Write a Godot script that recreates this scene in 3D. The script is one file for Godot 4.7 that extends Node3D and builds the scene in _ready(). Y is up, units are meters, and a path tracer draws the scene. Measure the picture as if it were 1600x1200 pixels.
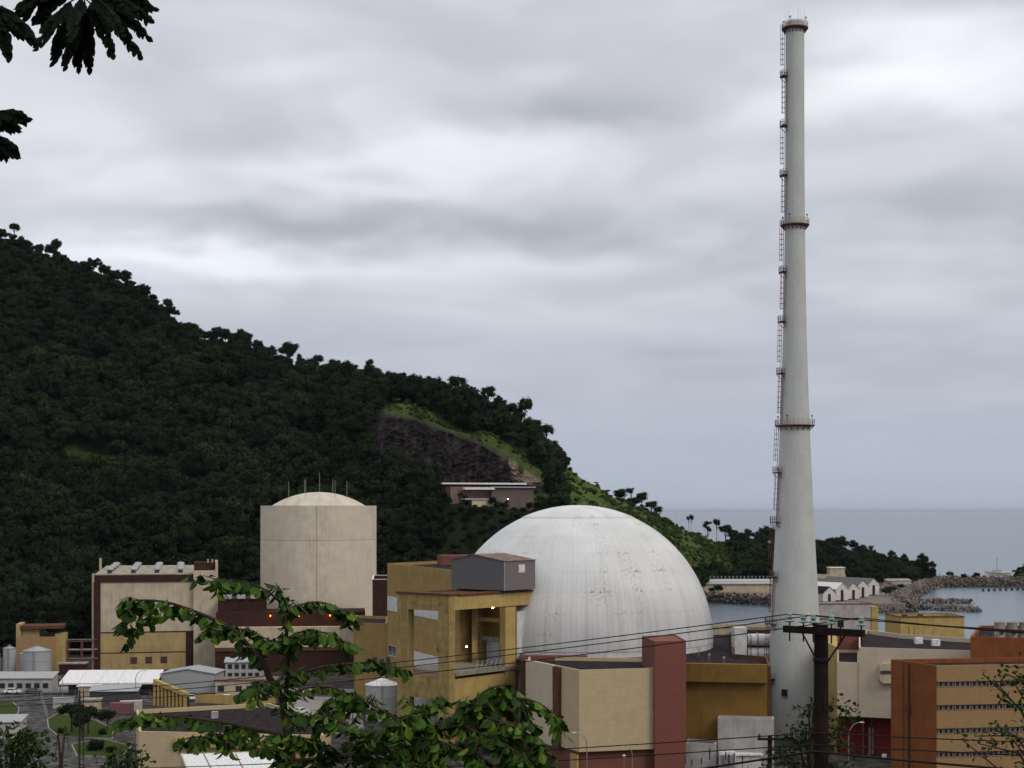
extends Node3D
# A power station by the sea under an overcast sky, seen from a wooded hillside.
# Plan coordinates are (x, d): metres to the right and metres away from the viewer's hillside; world = (x, height, -d).

const FOCAL := 2400.0
const EYE := 48.0
const SKYLINE := 797.0

var used := {}
var mats := {}
var rng := RandomNumberGenerator.new()


class Shape:
	var v := PackedVector3Array()
	var n := PackedVector3Array()
	var c := PackedColorArray()
	var uv := PackedVector2Array()
	var tint := Color.WHITE
	var colored := false
	var mapped := false

	func tri3(a: Vector3, b: Vector3, d: Vector3, na: Vector3, nb: Vector3, nd: Vector3, ua := Vector2.ZERO, ub := Vector2.ZERO, ud := Vector2.ZERO) -> void:
		if (b - a).cross(d - a).dot(na + nb + nd) > 0.0:
			v.append_array([a, d, b])
			n.append_array([na, nd, nb])
			uv.append_array([ua, ud, ub])
		else:
			v.append_array([a, b, d])
			n.append_array([na, nb, nd])
			uv.append_array([ua, ub, ud])
		c.append_array([tint, tint, tint])

	func tri(a: Vector3, b: Vector3, d: Vector3, out: Vector3) -> void:
		var m := (b - a).cross(d - a).normalized()
		if m.dot(out) < 0.0:
			m = -m
		tri3(a, b, d, m, m, m)

	func quad(a: Vector3, b: Vector3, d: Vector3, e: Vector3, out: Vector3) -> void:
		tri(a, b, d, out)
		tri(a, d, e, out)

	func hexa(p: Array, mid: Vector3) -> void:  # p: four corners below, four above, both going round
		quad(p[0], p[1], p[2], p[3], (p[0] + p[2]) * 0.5 - mid)
		quad(p[4], p[5], p[6], p[7], (p[4] + p[6]) * 0.5 - mid)
		for i in 4:
			var j := (i + 1) % 4
			quad(p[i], p[j], p[j + 4], p[i + 4], (p[i] + p[j + 4]) * 0.5 - mid)

	func box(at: Vector3, size: Vector3, b := Basis()) -> void:
		var p := []
		for y in [-0.5, 0.5]:
			for q in [[-0.5, -0.5], [0.5, -0.5], [0.5, 0.5], [-0.5, 0.5]]:
				p.append(at + b * (Vector3(q[0], y, q[1]) * size))
		hexa(p, at)

	func bar(a: Vector3, b: Vector3, w: float, h := -1.0) -> void:
		var y := (b - a).normalized()
		var x := y.cross(Vector3.UP if absf(y.y) < 0.9 else Vector3.RIGHT).normalized()
		box((a + b) * 0.5, Vector3(w, a.distance_to(b), w if h < 0.0 else h), Basis(x, y, x.cross(y)))

	func prism(poly: PackedVector2Array, y0: float, y1: float, lid := true) -> void:
		var mid := Vector2.ZERO
		for q in poly:
			mid += q / poly.size()
		var ccw := not Geometry2D.is_polygon_clockwise(poly)
		for i in poly.size():
			var a := poly[i]
			var b := poly[(i + 1) % poly.size()]
			var o := Vector2(b.y - a.y, a.x - b.x) * (1.0 if ccw else -1.0)
			quad(Vector3(a.x, y0, -a.y), Vector3(b.x, y0, -b.y), Vector3(b.x, y1, -b.y), Vector3(a.x, y1, -a.y), Vector3(o.x, 0, -o.y))
		if lid:
			face(poly, y1, Vector3.UP)

	func face(poly: PackedVector2Array, y: float, out: Vector3) -> void:
		var t := Geometry2D.triangulate_polygon(poly)
		for i in range(0, t.size(), 3):
			var a := poly[t[i]]
			var b := poly[t[i + 1]]
			var d := poly[t[i + 2]]
			tri(Vector3(a.x, y, -a.y), Vector3(b.x, y, -b.y), Vector3(d.x, y, -d.y), out)

	func parapet(poly: PackedVector2Array, y0: float, y1: float, thick: float, drop: float) -> PackedVector2Array:
		prism(poly, y0, y1, false)
		var inner: PackedVector2Array = Geometry2D.offset_polygon(poly, -thick, Geometry2D.JOIN_MITER)[0]
		var cc := not Geometry2D.is_polygon_clockwise(inner)
		for i in inner.size():
			var a := inner[i]
			var b := inner[(i + 1) % inner.size()]
			var o := Vector2(b.y - a.y, a.x - b.x) * (-1.0 if cc else 1.0)
			quad(Vector3(a.x, y1 - drop - 0.1, -a.y), Vector3(b.x, y1 - drop - 0.1, -b.y), Vector3(b.x, y1, -b.y), Vector3(a.x, y1, -a.y), Vector3(o.x, 0, -o.y))
		for i in poly.size():  # the coping
			var a := poly[i]
			var b := poly[(i + 1) % poly.size()]
			var ia := near_to(inner, a)
			var ib := near_to(inner, b)
			quad(Vector3(a.x, y1, -a.y), Vector3(b.x, y1, -b.y), Vector3(ib.x, y1, -ib.y), Vector3(ia.x, y1, -ia.y), Vector3.UP)
		return inner

	func near_to(list: PackedVector2Array, p: Vector2) -> Vector2:
		var best := list[0]
		for q in list:
			if q.distance_squared_to(p) < best.distance_squared_to(p):
				best = q
		return best

	func tube(pts: PackedVector3Array, r0: float, r1: float, sides := 8, caps := true) -> void:
		var rings := []
		var norms := []
		var x := Vector3.ZERO
		for i in pts.size():
			var dir := (pts[mini(i + 1, pts.size() - 1)] - pts[maxi(i - 1, 0)]).normalized()
			if x == Vector3.ZERO:
				x = dir.cross(Vector3.UP if absf(dir.y) < 0.9 else Vector3.RIGHT).normalized()
			x = (x - dir * x.dot(dir)).normalized()
			var z := x.cross(dir)
			var r := lerpf(r0, r1, i / maxf(1.0, pts.size() - 1.0))
			var ring := []
			var nr := []
			for k in sides:
				var a := TAU * k / sides
				nr.append(x * cos(a) + z * sin(a))
				ring.append(pts[i] + nr[k] * r)
			rings.append(ring)
			norms.append(nr)
		for i in pts.size() - 1:
			for k in sides:
				var l := (k + 1) % sides
				tri3(rings[i][k], rings[i][l], rings[i + 1][l], norms[i][k], norms[i][l], norms[i + 1][l])
				tri3(rings[i][k], rings[i + 1][l], rings[i + 1][k], norms[i][k], norms[i + 1][l], norms[i + 1][k])
		if caps:
			for e in [0, pts.size() - 1]:
				var out: Vector3 = pts[0] - pts[1] if e == 0 else pts[e] - pts[e - 1]
				for k in range(1, sides - 1):
					tri(rings[e][0], rings[e][k], rings[e][k + 1], out)

	func lathe(at: Vector3, prof: Array, segs: int, a0 := 0.0, a1 := TAU, flat := false) -> void:  # prof: Vector2(radius, height)
		for i in prof.size() - 1:
			var p: Vector2 = prof[i]
			var q: Vector2 = prof[i + 1]
			var t0: Vector2 = q - p
			var na := t0
			var nb := t0
			if not flat:
				if i > 0:
					var e: Vector2 = (p - prof[i - 1]).normalized()
					if e.dot(t0.normalized()) > 0.7:
						na = e + t0.normalized()
				if i < prof.size() - 2:
					var e2: Vector2 = (prof[i + 2] - q).normalized()
					if e2.dot(t0.normalized()) > 0.7:
						nb = e2 + t0.normalized()
			na = Vector2(na.y, -na.x).normalized()
			nb = Vector2(nb.y, -nb.x).normalized()
			for k in segs:
				var a := lerpf(a0, a1, float(k) / segs)
				var b := lerpf(a0, a1, float(k + 1) / segs)
				var ca := Vector3(cos(a), 0, sin(a))
				var cb := Vector3(cos(b), 0, sin(b))
				var u0 := (a - a0) / (a1 - a0)
				var u1 := (b - a0) / (a1 - a0)
				var w0 := float(i) / (prof.size() - 1)
				var w1 := float(i + 1) / (prof.size() - 1)
				var p1 := at + ca * p.x + Vector3.UP * p.y
				var p2 := at + cb * p.x + Vector3.UP * p.y
				var p3 := at + cb * q.x + Vector3.UP * q.y
				var p4 := at + ca * q.x + Vector3.UP * q.y
				if p.x > 0.0001:
					tri3(p1, p2, p3, ca * na.x + Vector3.UP * na.y, cb * na.x + Vector3.UP * na.y, cb * nb.x + Vector3.UP * nb.y, Vector2(u0, w0), Vector2(u1, w0), Vector2(u1, w1))
				if q.x > 0.0001:
					tri3(p1, p3, p4, ca * na.x + Vector3.UP * na.y, cb * nb.x + Vector3.UP * nb.y, ca * nb.x + Vector3.UP * nb.y, Vector2(u0, w0), Vector2(u1, w1), Vector2(u0, w1))

	func mesh(shift: Vector3) -> ArrayMesh:
		var arr := []
		arr.resize(Mesh.ARRAY_MAX)
		var moved := v.duplicate()
		for i in moved.size():
			moved[i] -= shift
		arr[Mesh.ARRAY_VERTEX] = moved
		arr[Mesh.ARRAY_NORMAL] = n
		if colored:
			arr[Mesh.ARRAY_COLOR] = c
		if mapped:
			arr[Mesh.ARRAY_TEX_UV] = uv
		var m := ArrayMesh.new()
		m.add_surface_from_arrays(Mesh.PRIMITIVE_TRIANGLES, arr)
		return m


# ---- places -------------------------------------------------------------------------------------------------

func plan(px: float, d: float) -> Vector2:      # bearing (given as a column of the survey picture) and distance -> plan
	return Vector2((px - 800.0) / FOCAL * d, d)


func spot(px: float, py: float, d: float) -> Vector3:
	return Vector3((px - 800.0) / FOCAL * d, EYE - (py - SKYLINE) / FOCAL * d, -d)


func high(py: float, d: float) -> float:
	return EYE - (py - SKYLINE) / FOCAL * d


func poly_of(list: Array) -> PackedVector2Array:
	var p := PackedVector2Array()
	for q in list:
		p.append(plan(q[0], q[1]))
	return p


func frame(px: float, d: float, deg: float) -> Dictionary:   # a corner on the ground, e1 along the front, e2 going back
	var a := deg_to_rad(deg)
	return {"o": plan(px, d), "e1": Vector2(cos(a), sin(a)), "e2": Vector2(-sin(a), cos(a))}


func fp(fr: Dictionary, a: float, b: float, h: float) -> Vector3:
	var q: Vector2 = fr.o + fr.e1 * a + fr.e2 * b
	return Vector3(q.x, h, -q.y)


func rect(fr: Dictionary, a0: float, a1: float, b0: float, b1: float) -> PackedVector2Array:
	return PackedVector2Array([fr.o + fr.e1 * a0 + fr.e2 * b0, fr.o + fr.e1 * a1 + fr.e2 * b0, fr.o + fr.e1 * a1 + fr.e2 * b1, fr.o + fr.e1 * a0 + fr.e2 * b1])


func wbox(s: Shape, fr: Dictionary, a0: float, a1: float, b0: float, b1: float, h0: float, h1: float) -> void:
	var p := []
	for h in [h0, h1]:
		for q in [[a0, b0], [a1, b0], [a1, b1], [a0, b1]]:
			p.append(fp(fr, q[0], q[1], h))
	s.hexa(p, (p[0] + p[6]) * 0.5)


# ---- objects ------------------------------------------------------------------------------------------------

func numbered(called: String) -> String:
	used[called] = used.get(called, -1) + 1
	return called if used[called] == 0 else "%s_%03d" % [called, used[called]]


func tag(o: Node3D, label: String, category: String, group := "") -> Node3D:
	o.set_meta("label", label)
	o.set_meta("category", category)
	if group:
		o.set_meta("group", group)
	return o


func thing(called: String, label: String, category: String, base := Vector3.ZERO, group := "") -> Node3D:
	var o := Node3D.new()
	o.name = numbered(called)
	o.position = base
	add_child(o)
	return tag(o, label, category, group)


func origin_of(o: Node) -> Vector3:
	var p := Vector3.ZERO
	while o is Node3D and o != self:
		p += o.position
		o = o.get_parent()
	return p


func part(parent: Node3D, called: String, s: Shape, m: Material, kind := "") -> MeshInstance3D:
	var o := MeshInstance3D.new()
	o.name = called
	o.mesh = s.mesh(origin_of(parent))
	o.material_override = m
	parent.add_child(o, true)
	if kind:
		o.set_meta("kind", kind)
	return o


func single(called: String, s: Shape, m: Material, label: String, category: String, group := "", base := Vector3.ZERO) -> MeshInstance3D:
	var o := MeshInstance3D.new()
	o.name = numbered(called)
	o.position = base
	o.mesh = s.mesh(base)
	o.material_override = m
	add_child(o)
	tag(o, label, category, group)
	return o


func setting(called: String, s: Shape, m: Material, kind := "structure") -> MeshInstance3D:
	var o := MeshInstance3D.new()
	o.name = numbered(called)
	o.mesh = s.mesh(Vector3.ZERO)
	o.material_override = m
	o.set_meta("kind", kind)
	add_child(o)
	return o


func again(o: Node3D, at: Vector3, turn := 0.0, size := Vector3.ONE, label := "") -> Node3D:
	var r: Node3D = o.duplicate()
	var plain := RegEx.create_from_string("_\\d+$").sub(o.name, "")
	r.name = numbered(plain)
	r.transform = Transform3D(Basis(Vector3.UP, turn).scaled_local(size), at)
	if label:
		r.set_meta("label", label)
	add_child(r)
	return r


func scatter(called: String, m: Mesh, mat: Material, xf: Array, cols: Array, parent: Node3D = self) -> MultiMeshInstance3D:
	var mm := MultiMesh.new()
	mm.transform_format = MultiMesh.TRANSFORM_3D
	mm.use_colors = not cols.is_empty()
	mm.mesh = m
	mm.instance_count = xf.size()
	for i in xf.size():
		mm.set_instance_transform(i, xf[i])
		if cols:
			mm.set_instance_color(i, cols[i])
	var o := MultiMeshInstance3D.new()
	o.name = numbered(called) if parent == self else called
	o.multimesh = mm
	o.material_override = mat
	o.set_meta("kind", "stuff")
	parent.add_child(o, true)
	return o


# ---- materials ----------------------------------------------------------------------------------------------

func paint(key: String, lin: Color, rough := 0.85, tex: Texture2D = null, scale := 0.1, bump: Texture2D = null, depth := 1.0) -> StandardMaterial3D:
	var m := StandardMaterial3D.new()
	m.resource_name = key
	m.albedo_color = lin.linear_to_srgb()
	m.roughness = rough
	m.metallic_specular = 0.18 if rough > 0.55 else 0.5
	if tex:
		m.albedo_texture = tex
	if tex or bump:
		m.uv1_triplanar = true
		m.uv1_world_triplanar = true
		m.uv1_scale = Vector3.ONE * scale
	if bump:
		m.heightmap_enabled = true
		m.heightmap_texture = bump
		m.heightmap_scale = depth
	mats[key] = m
	return m


func mottle(sd: int, freq: float, lo: Color, hi: Color, size := 512) -> NoiseTexture2D:
	var f := FastNoiseLite.new()
	f.seed = sd
	f.frequency = freq
	f.fractal_octaves = 5
	var g := Gradient.new()
	g.colors = PackedColorArray([lo, hi])
	g.offsets = PackedFloat32Array([0.2, 0.8])
	var t := NoiseTexture2D.new()
	t.width = size
	t.height = size
	t.seamless = true
	t.noise = f
	t.color_ramp = g
	return t


func seamless(sd: int, freq: float, size: int, octaves := 4) -> PackedByteArray:
	var f := FastNoiseLite.new()
	f.seed = sd
	f.frequency = freq
	f.fractal_octaves = octaves
	var im := f.get_seamless_image(size, size)
	im.convert(Image.FORMAT_L8)
	return im.get_data()


func picture(bytes: PackedByteArray, w: int, h: int, fmt := Image.FORMAT_L8) -> ImageTexture:
	return ImageTexture.create_from_image(Image.create_from_data(w, h, false, fmt, bytes))


func courses_texture(sd: int, rows: int, cols: int, joint: float, grime: float) -> ImageTexture:   # masonry courses with run-off streaks below the copings
	var s := 512
	var a := seamless(sd, 0.01, s)
	var b := seamless(sd + 1, 0.06, s)
	var out := PackedByteArray()
	out.resize(s * s)
	var tone := []
	for i in rows * (cols + 1):
		tone.append(rng.randf_range(-0.010, 0.010))
	for y in s:
		var row := y * rows / s
		var fy := fposmod(float(y) * rows / s, 1.0)
		for x in s:
			var sx := float(x) * cols / s + (0.5 if row % 2 else 0.0)
			var v: float = 0.93 + tone[row * cols + int(sx) % cols]
			if fy < 0.14 or fposmod(sx, 1.0) < 0.05:
				v -= joint
			v -= grime * (1.0 - a[y * s + x] / 255.0) + 0.08 * (b[y * s + x] / 255.0 - 0.5)
			v -= grime * 0.8 * maxf(0.0, b[((y / 24) % s) * s + x] / 255.0 - 0.55)
			out[y * s + x] = int(clampf(v, 0.0, 1.0) * 255.0)
	return picture(out, s, s)


func streak_texture(sd: int, grime: float, seams := 0) -> ImageTexture:  # render and concrete with dirt running down
	var s := 512
	var a := seamless(sd, 0.008, s)
	var b := seamless(sd + 1, 0.03, s)
	var d := seamless(sd + 2, 0.15, s, 2)
	var out := PackedByteArray()
	out.resize(s * s)
	for y in s:
		for x in s:
			var run := b[((y / 10) % s) * s + x] / 255.0
			var v := 0.96 - grime * (1.0 - a[y * s + x] / 255.0) * 0.9 - grime * maxf(0.0, run - 0.45) * 1.3 - 0.07 * d[y * s + x] / 255.0
			if seams and (y * seams / s != (y + 1) * seams / s):
				v -= 0.05
			out[y * s + x] = int(clampf(v, 0.0, 1.0) * 255.0)
	return picture(out, s, s)


func rib_texture(ribs: int) -> ImageTexture:
	var s := 256
	var out := PackedByteArray()
	out.resize(s * 8)
	for x in s:
		var t := fposmod(float(x) * ribs / s, 1.0)
		var v := int(255.0 * clampf(smoothstep(0.1, 0.25, t) - smoothstep(0.6, 0.75, t), 0.0, 1.0))
		for y in 8:
			out[y * s + x] = v
	return picture(out, s, 8)


func dome_texture() -> ImageTexture:  # meridian joints, courses, lichen in rows
	var w := 2048
	var h := 512
	var a := seamless(71, 0.004, w, 3)
	var b := seamless(72, 0.02, 1024)
	var d := seamless(73, 0.09, 1024, 3)
	var out := PackedByteArray()
	out.resize(w * h * 3)
	for y in h:
		var el := 1.0 - float(y) / h      # 0 at the springing, 1 at the crown
		var row := fposmod(el * 10.0 + 0.35, 1.0)
		for x in w:
			var broad := a[(y * 2) * w + x] / 255.0
			var run := b[(y / 14) * 1024 + (x * 2) % 1024] / 255.0
			var spots := d[y * 1024 + x % 1024] / 255.0
			var v := 0.95 - 0.09 * (1.0 - broad) - 0.09 * maxf(0.0, run - 0.5) * (1.1 - 0.8 * el) - 0.04 * spots
			if x % 12 < 2:
				v -= 0.03
			if row < 0.04:
				v -= 0.025
			var patch := a[((y + 700) % w) * w + (x * 2 + 300) % w] / 255.0
			if el < 0.8:
				var k := clampf((patch - 0.50) * 4.0, 0.0, 1.0) * clampf((spots - 0.46) * 3.5, 0.0, 1.0)
				v -= 0.26 * k * (1.0 - smoothstep(0.0, 0.26, row))
				v -= 0.06 * k
			if el < 0.30:
				v -= (0.30 - el) * 0.30 * (0.2 + run)
			var o := (y * w + x) * 3
			var q := int(clampf(v, 0.0, 1.0) * 255.0)
			out[o] = q
			out[o + 1] = q
			out[o + 2] = q
	return picture(out, w, h, Image.FORMAT_RGB8)


func make_materials() -> void:
	var fine := mottle(3, 0.03, Color(0.78, 0.78, 0.78), Color(1, 1, 1))
	var coarse := mottle(4, 0.012, Color(0.62, 0.62, 0.62), Color(1, 1, 1))
	var grain := mottle(5, 0.2, Color(0.3, 0.3, 0.3), Color(1, 1, 1))
	var tiles := courses_texture(11, 40, 16, 0.07, 0.05)
	var streaks := streak_texture(21, 0.14)
	var heavy := streak_texture(31, 0.26)
	var lifts := streak_texture(41, 0.10, 9)
	var ribs := rib_texture(16)
	paint("cream", Color(0.60, 0.50, 0.37), 0.85, streaks, 0.06)
	paint("cream_tile", Color(0.56, 0.45, 0.28), 0.8, tiles, 0.062)
	paint("pale_tile", Color(0.62, 0.52, 0.41), 0.8, tiles, 0.062)
	paint("hall_cream", Color(0.63, 0.53, 0.40), 0.85, streaks, 0.05)
	paint("hall_yellow", Color(0.48, 0.36, 0.17), 0.85, streaks, 0.05)
	paint("silo", Color(0.72, 0.635, 0.52), 0.85, lifts, 0.045)
	paint("yellow", Color(0.54, 0.39, 0.15), 0.85, streaks, 0.07)
	paint("yellow_dirty", Color(0.47, 0.345, 0.145), 0.9, heavy, 0.11)
	paint("ochre", Color(0.26, 0.155, 0.042), 0.85, streaks, 0.06)
	paint("orange", Color(0.27, 0.095, 0.035), 0.85, streaks, 0.07)
	paint("office_cream", Color(0.36, 0.23, 0.115), 0.85, tiles, 0.062)
	paint("red_tile", Color(0.215, 0.085, 0.068), 0.8, tiles, 0.062)
	paint("red_wall", Color(0.22, 0.035, 0.022), 0.85, streaks, 0.09)
	paint("brown", Color(0.062, 0.030, 0.025), 0.85, streaks, 0.07)
	paint("rust", Color(0.17, 0.085, 0.05), 0.95, heavy, 0.2)
	paint("coping", Color(0.38, 0.34, 0.29), 0.9, heavy, 0.15)
	paint("white", Color(0.72, 0.72, 0.72), 0.7, streaks, 0.12)
	paint("white_paint", Color(0.74, 0.73, 0.71), 0.5)
	paint("white_roof", Color(0.80, 0.80, 0.80), 0.5, fine, 0.1)
	paint("grey_white", Color(0.50, 0.48, 0.47), 0.8, streaks, 0.07)
	paint("shed_grey", Color(0.165, 0.16, 0.165), 0.6, fine, 0.2, ribs, 3.0)
	paint("shed_side", Color(0.20, 0.185, 0.185), 0.6, fine, 0.2, ribs, 3.0)
	paint("metal_pale", Color(0.42, 0.44, 0.46), 0.45, fine, 0.25, ribs, 3.0)
	paint("metal_roof", Color(0.36, 0.37, 0.39), 0.5, fine, 0.12)
	paint("metal_dark", Color(0.08, 0.085, 0.09), 0.6, fine, 0.4)
	paint("galvanised", Color(0.36, 0.38, 0.40), 0.4, fine, 0.3)
	mats.galvanised.metallic = 0.5
	paint("roof_dark", Color(0.030, 0.023, 0.025), 0.95, coarse, 0.08)
	paint("roof_brown", Color(0.30, 0.21, 0.17), 0.9, heavy, 0.1)
	paint("roof_deck", Color(0.48, 0.42, 0.35), 0.9, heavy, 0.06)
	paint("chimney", Color(0.56, 0.58, 0.565), 0.9, streak_texture(51, 0.07), 0.05)
	paint("oxide", Color(0.21, 0.10, 0.10), 0.8, fine, 0.4)
	paint("rail", Color(0.30, 0.25, 0.17), 0.7)
	paint("pane", Color(0.02, 0.023, 0.03), 0.12)
	paint("louvre", Color(0.05, 0.045, 0.045), 0.7)
	paint("asphalt", Color(0.095, 0.09, 0.09), 0.95, coarse, 0.05)
	paint("yard", Color(0.075, 0.066, 0.062), 0.95, coarse, 0.03)
	paint("pavement", Color(0.32, 0.30, 0.28), 0.9, fine, 0.2)
	paint("lawn", Color(0.075, 0.115, 0.022), 1.0, grain, 0.2)
	paint("slope", Color(0.05, 0.075, 0.02), 1.0, grain, 0.2)
	paint("bark", Color(0.075, 0.055, 0.04), 0.95, heavy, 1.0)
	paint("pole_wood", Color(0.032, 0.022, 0.020), 0.95, heavy, 0.7)
	paint("wire", Color(0.02, 0.017, 0.018), 0.6)
	paint("boulder", Color(0.20, 0.172, 0.16), 0.95, coarse, 0.25)
	paint("shore", Color(0.24, 0.20, 0.175), 1.0, coarse, 0.1)
	paint("car_white", Color(0.72, 0.73, 0.74), 0.25)
	paint("car_dark", Color(0.05, 0.06, 0.08), 0.25)
	paint("tyre", Color(0.015, 0.015, 0.015), 0.9)
	var gl := paint("insulator_glass", Color(0.13, 0.20, 0.185), 0.15)
	gl.clearcoat_enabled = true
	gl.clearcoat = 0.6
	var hill := paint("hill", Color.WHITE, 1.0, coarse, 0.07)
	hill.vertex_color_use_as_albedo = true
	var crown := paint("crown", Color.WHITE, 0.7)
	crown.vertex_color_use_as_albedo = true
	crown.backlight_enabled = true
	crown.backlight = Color(0.10, 0.14, 0.04)
	crown.cull_mode = BaseMaterial3D.CULL_DISABLED
	for k in 3:
		var lf := paint(["leaf", "leaf_young", "leaf_deep"][k], [Color(0.036, 0.075, 0.010), Color(0.075, 0.125, 0.012), Color(0.015, 0.034, 0.006)][k], 0.6)
		lf.cull_mode = BaseMaterial3D.CULL_DISABLED
		lf.backlight_enabled = true
		lf.backlight = [Color(0.12, 0.20, 0.03), Color(0.20, 0.28, 0.04), Color(0.06, 0.10, 0.02)][k]
	var sh := paint("leaf_shade", Color(0.006, 0.009, 0.005), 0.9)
	sh.cull_mode = BaseMaterial3D.CULL_DISABLED
	var dome := StandardMaterial3D.new()
	dome.albedo_texture = dome_texture()
	dome.albedo_color = Color(0.72, 0.73, 0.74).linear_to_srgb()
	dome.roughness = 0.85
	mats.dome = dome
	var sea := paint("sea", Color(0.04, 0.08, 0.115), 0.22)
	var w := FastNoiseLite.new()
	w.seed = 9
	w.frequency = 0.02
	w.fractal_octaves = 4
	var wt := NoiseTexture2D.new()
	wt.width = 1024
	wt.height = 1024
	wt.seamless = true
	wt.as_normal_map = true
	wt.bump_strength = 6.0
	wt.noise = w
	sea.normal_enabled = true
	sea.normal_texture = wt
	sea.normal_scale = 0.6
	sea.uv1_triplanar = true
	sea.uv1_world_triplanar = true
	sea.uv1_scale = Vector3.ONE * 0.02


func glow(key: String, c: Color, e: float) -> StandardMaterial3D:
	var m := StandardMaterial3D.new()
	m.albedo_color = c
	m.emission_enabled = true
	m.emission = c
	m.emission_energy_multiplier = e
	mats[key] = m
	return m


# ---- sky ----------------------------------------------------------------------------------------------------

func make_sky() -> ImageTexture:
	var w := 2048
	var h := 1024
	var f := FastNoiseLite.new()
	f.seed = 5
	f.noise_type = FastNoiseLite.TYPE_SIMPLEX_SMOOTH
	f.frequency = 1.0
	f.fractal_octaves = 5
	f.fractal_gain = 0.5
	var wv := FastNoiseLite.new()
	wv.seed = 17
	wv.frequency = 1.0
	wv.fractal_octaves = 3
	# long banks of cloud: column, row, half-width, half-height (survey picture), strength
	var banks := [[560, 294, 190, 24, 0.24], [640, 250, 330, 60, 0.10], [270, 408, 270, 28, 0.36], [560, 425, 330, 26, 0.14], [880, 412, 200, 16, 0.08], [1500, 95, 190, 75, 0.42], [1340, 150, 220, 46, 0.26], [1120, 190, 200, 34, 0.14], [440, 108, 150, 42, 0.20],
		[90, 285, 210, 34, 0.16], [180, 215, 160, 22, 0.06], [780, 250, 280, 40, 0.08], [640, 60, 300, 40, -0.02], [910, 175, 200, 40, -0.22], [700, 150, 160, 40, -0.06], [860, 352, 480, 40, -0.15], [300, 330, 300, 24, -0.12], [420, 215, 200, 26, -0.08], [150, 90, 150, 60, -0.04], [300, 30, 260, 40, 0.04],
		[1450, 330, 260, 80, -0.10], [1000, 570, 420, 50, -0.04], [1040, 548, 90, 14, -0.08], [760, 480, 420, 26, 0.10], [1500, 210, 160, 34, -0.06], [1100, 30, 260, 40, 0.05], [1400, 470, 220, 24, 0.05], [1400, 600, 240, 30, 0.03], [560, 560, 120, 30, 0.06]]
	var px := PackedFloat32Array()
	px.resize(w * h * 3)
	var i := 0
	for y in h:
		var el := (0.5 - (y + 0.5) / h) * PI
		var se := sin(el)
		var ce := cos(el)
		for x in w:
			if el < -0.01:
				px[i] = 0.12
				px[i + 1] = 0.13
				px[i + 2] = 0.14
				i += 3
				continue
			var az := wrapf((x + 0.5) / w * TAU, -PI, PI)
			var up := maxf(se, 0.0)
			var rise := smoothstep(0.0, 0.26, up)
			var zen := smoothstep(0.25, 1.0, up)
			var col := Color(0.455, 0.50, 0.585).lerp(Color(0.65, 0.668, 0.725), rise).lerp(Color(1.15, 1.16, 1.18), zen)
			var k := 1.0 / (up + 0.10)
			var p := Vector2(sin(az) * ce * k, -cos(az) * ce * k)
			var q := p * Vector2(0.85, 1.0)
			q += Vector2(wv.get_noise_2d(p.x * 0.6, p.y * 0.6), wv.get_noise_2d(p.x * 0.6 + 31.0, p.y * 0.6)) * 0.35
			var n := f.get_noise_2dv(q)
			var n2 := f.get_noise_2d(q.x * 2.7 + 50.0, q.y * 2.7)
			var n3 := f.get_noise_3d(sin(az) * ce * 9.0 + 7.0, el * 26.0, cos(az) * ce * 9.0)
			var shape := smoothstep(-0.42, 0.42, n + n2 * 0.3) - 0.5
			var amp := smoothstep(0.02, 0.22, up) * 0.20 + 0.03 + 0.10 * zen
			var m := 1.0 + amp * shape + 0.07 * n3 * smoothstep(0.0, 0.1, up)
			if absf(az) < 1.2:
				var sx := 800.0 + FOCAL * tan(az)
				var sy := SKYLINE - FOCAL * tan(el) / cos(az)
				sx += n2 * 70.0
				sy += n2 * 22.0 + n3 * 40.0
				for b in banks:
					var dx: float = (sx - b[0]) / b[2]
					var dy: float = (sy - b[1]) / b[3]
					var r := dx * dx + dy * dy
					if r < 6.0:
						m += b[4] * exp(-r) * 1.2
			m = maxf(m, 0.3)
			px[i] = col.r * m
			px[i + 1] = col.g * (1.0 + (m - 1.0) * 0.96)
			px[i + 2] = col.b * (1.0 + (m - 1.0) * 0.86)
			i += 3
	return ImageTexture.create_from_image(Image.create_from_data(w, h, false, Image.FORMAT_RGBF, px.to_byte_array()))


# ---- land ---------------------------------------------------------------------------------------------------

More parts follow.
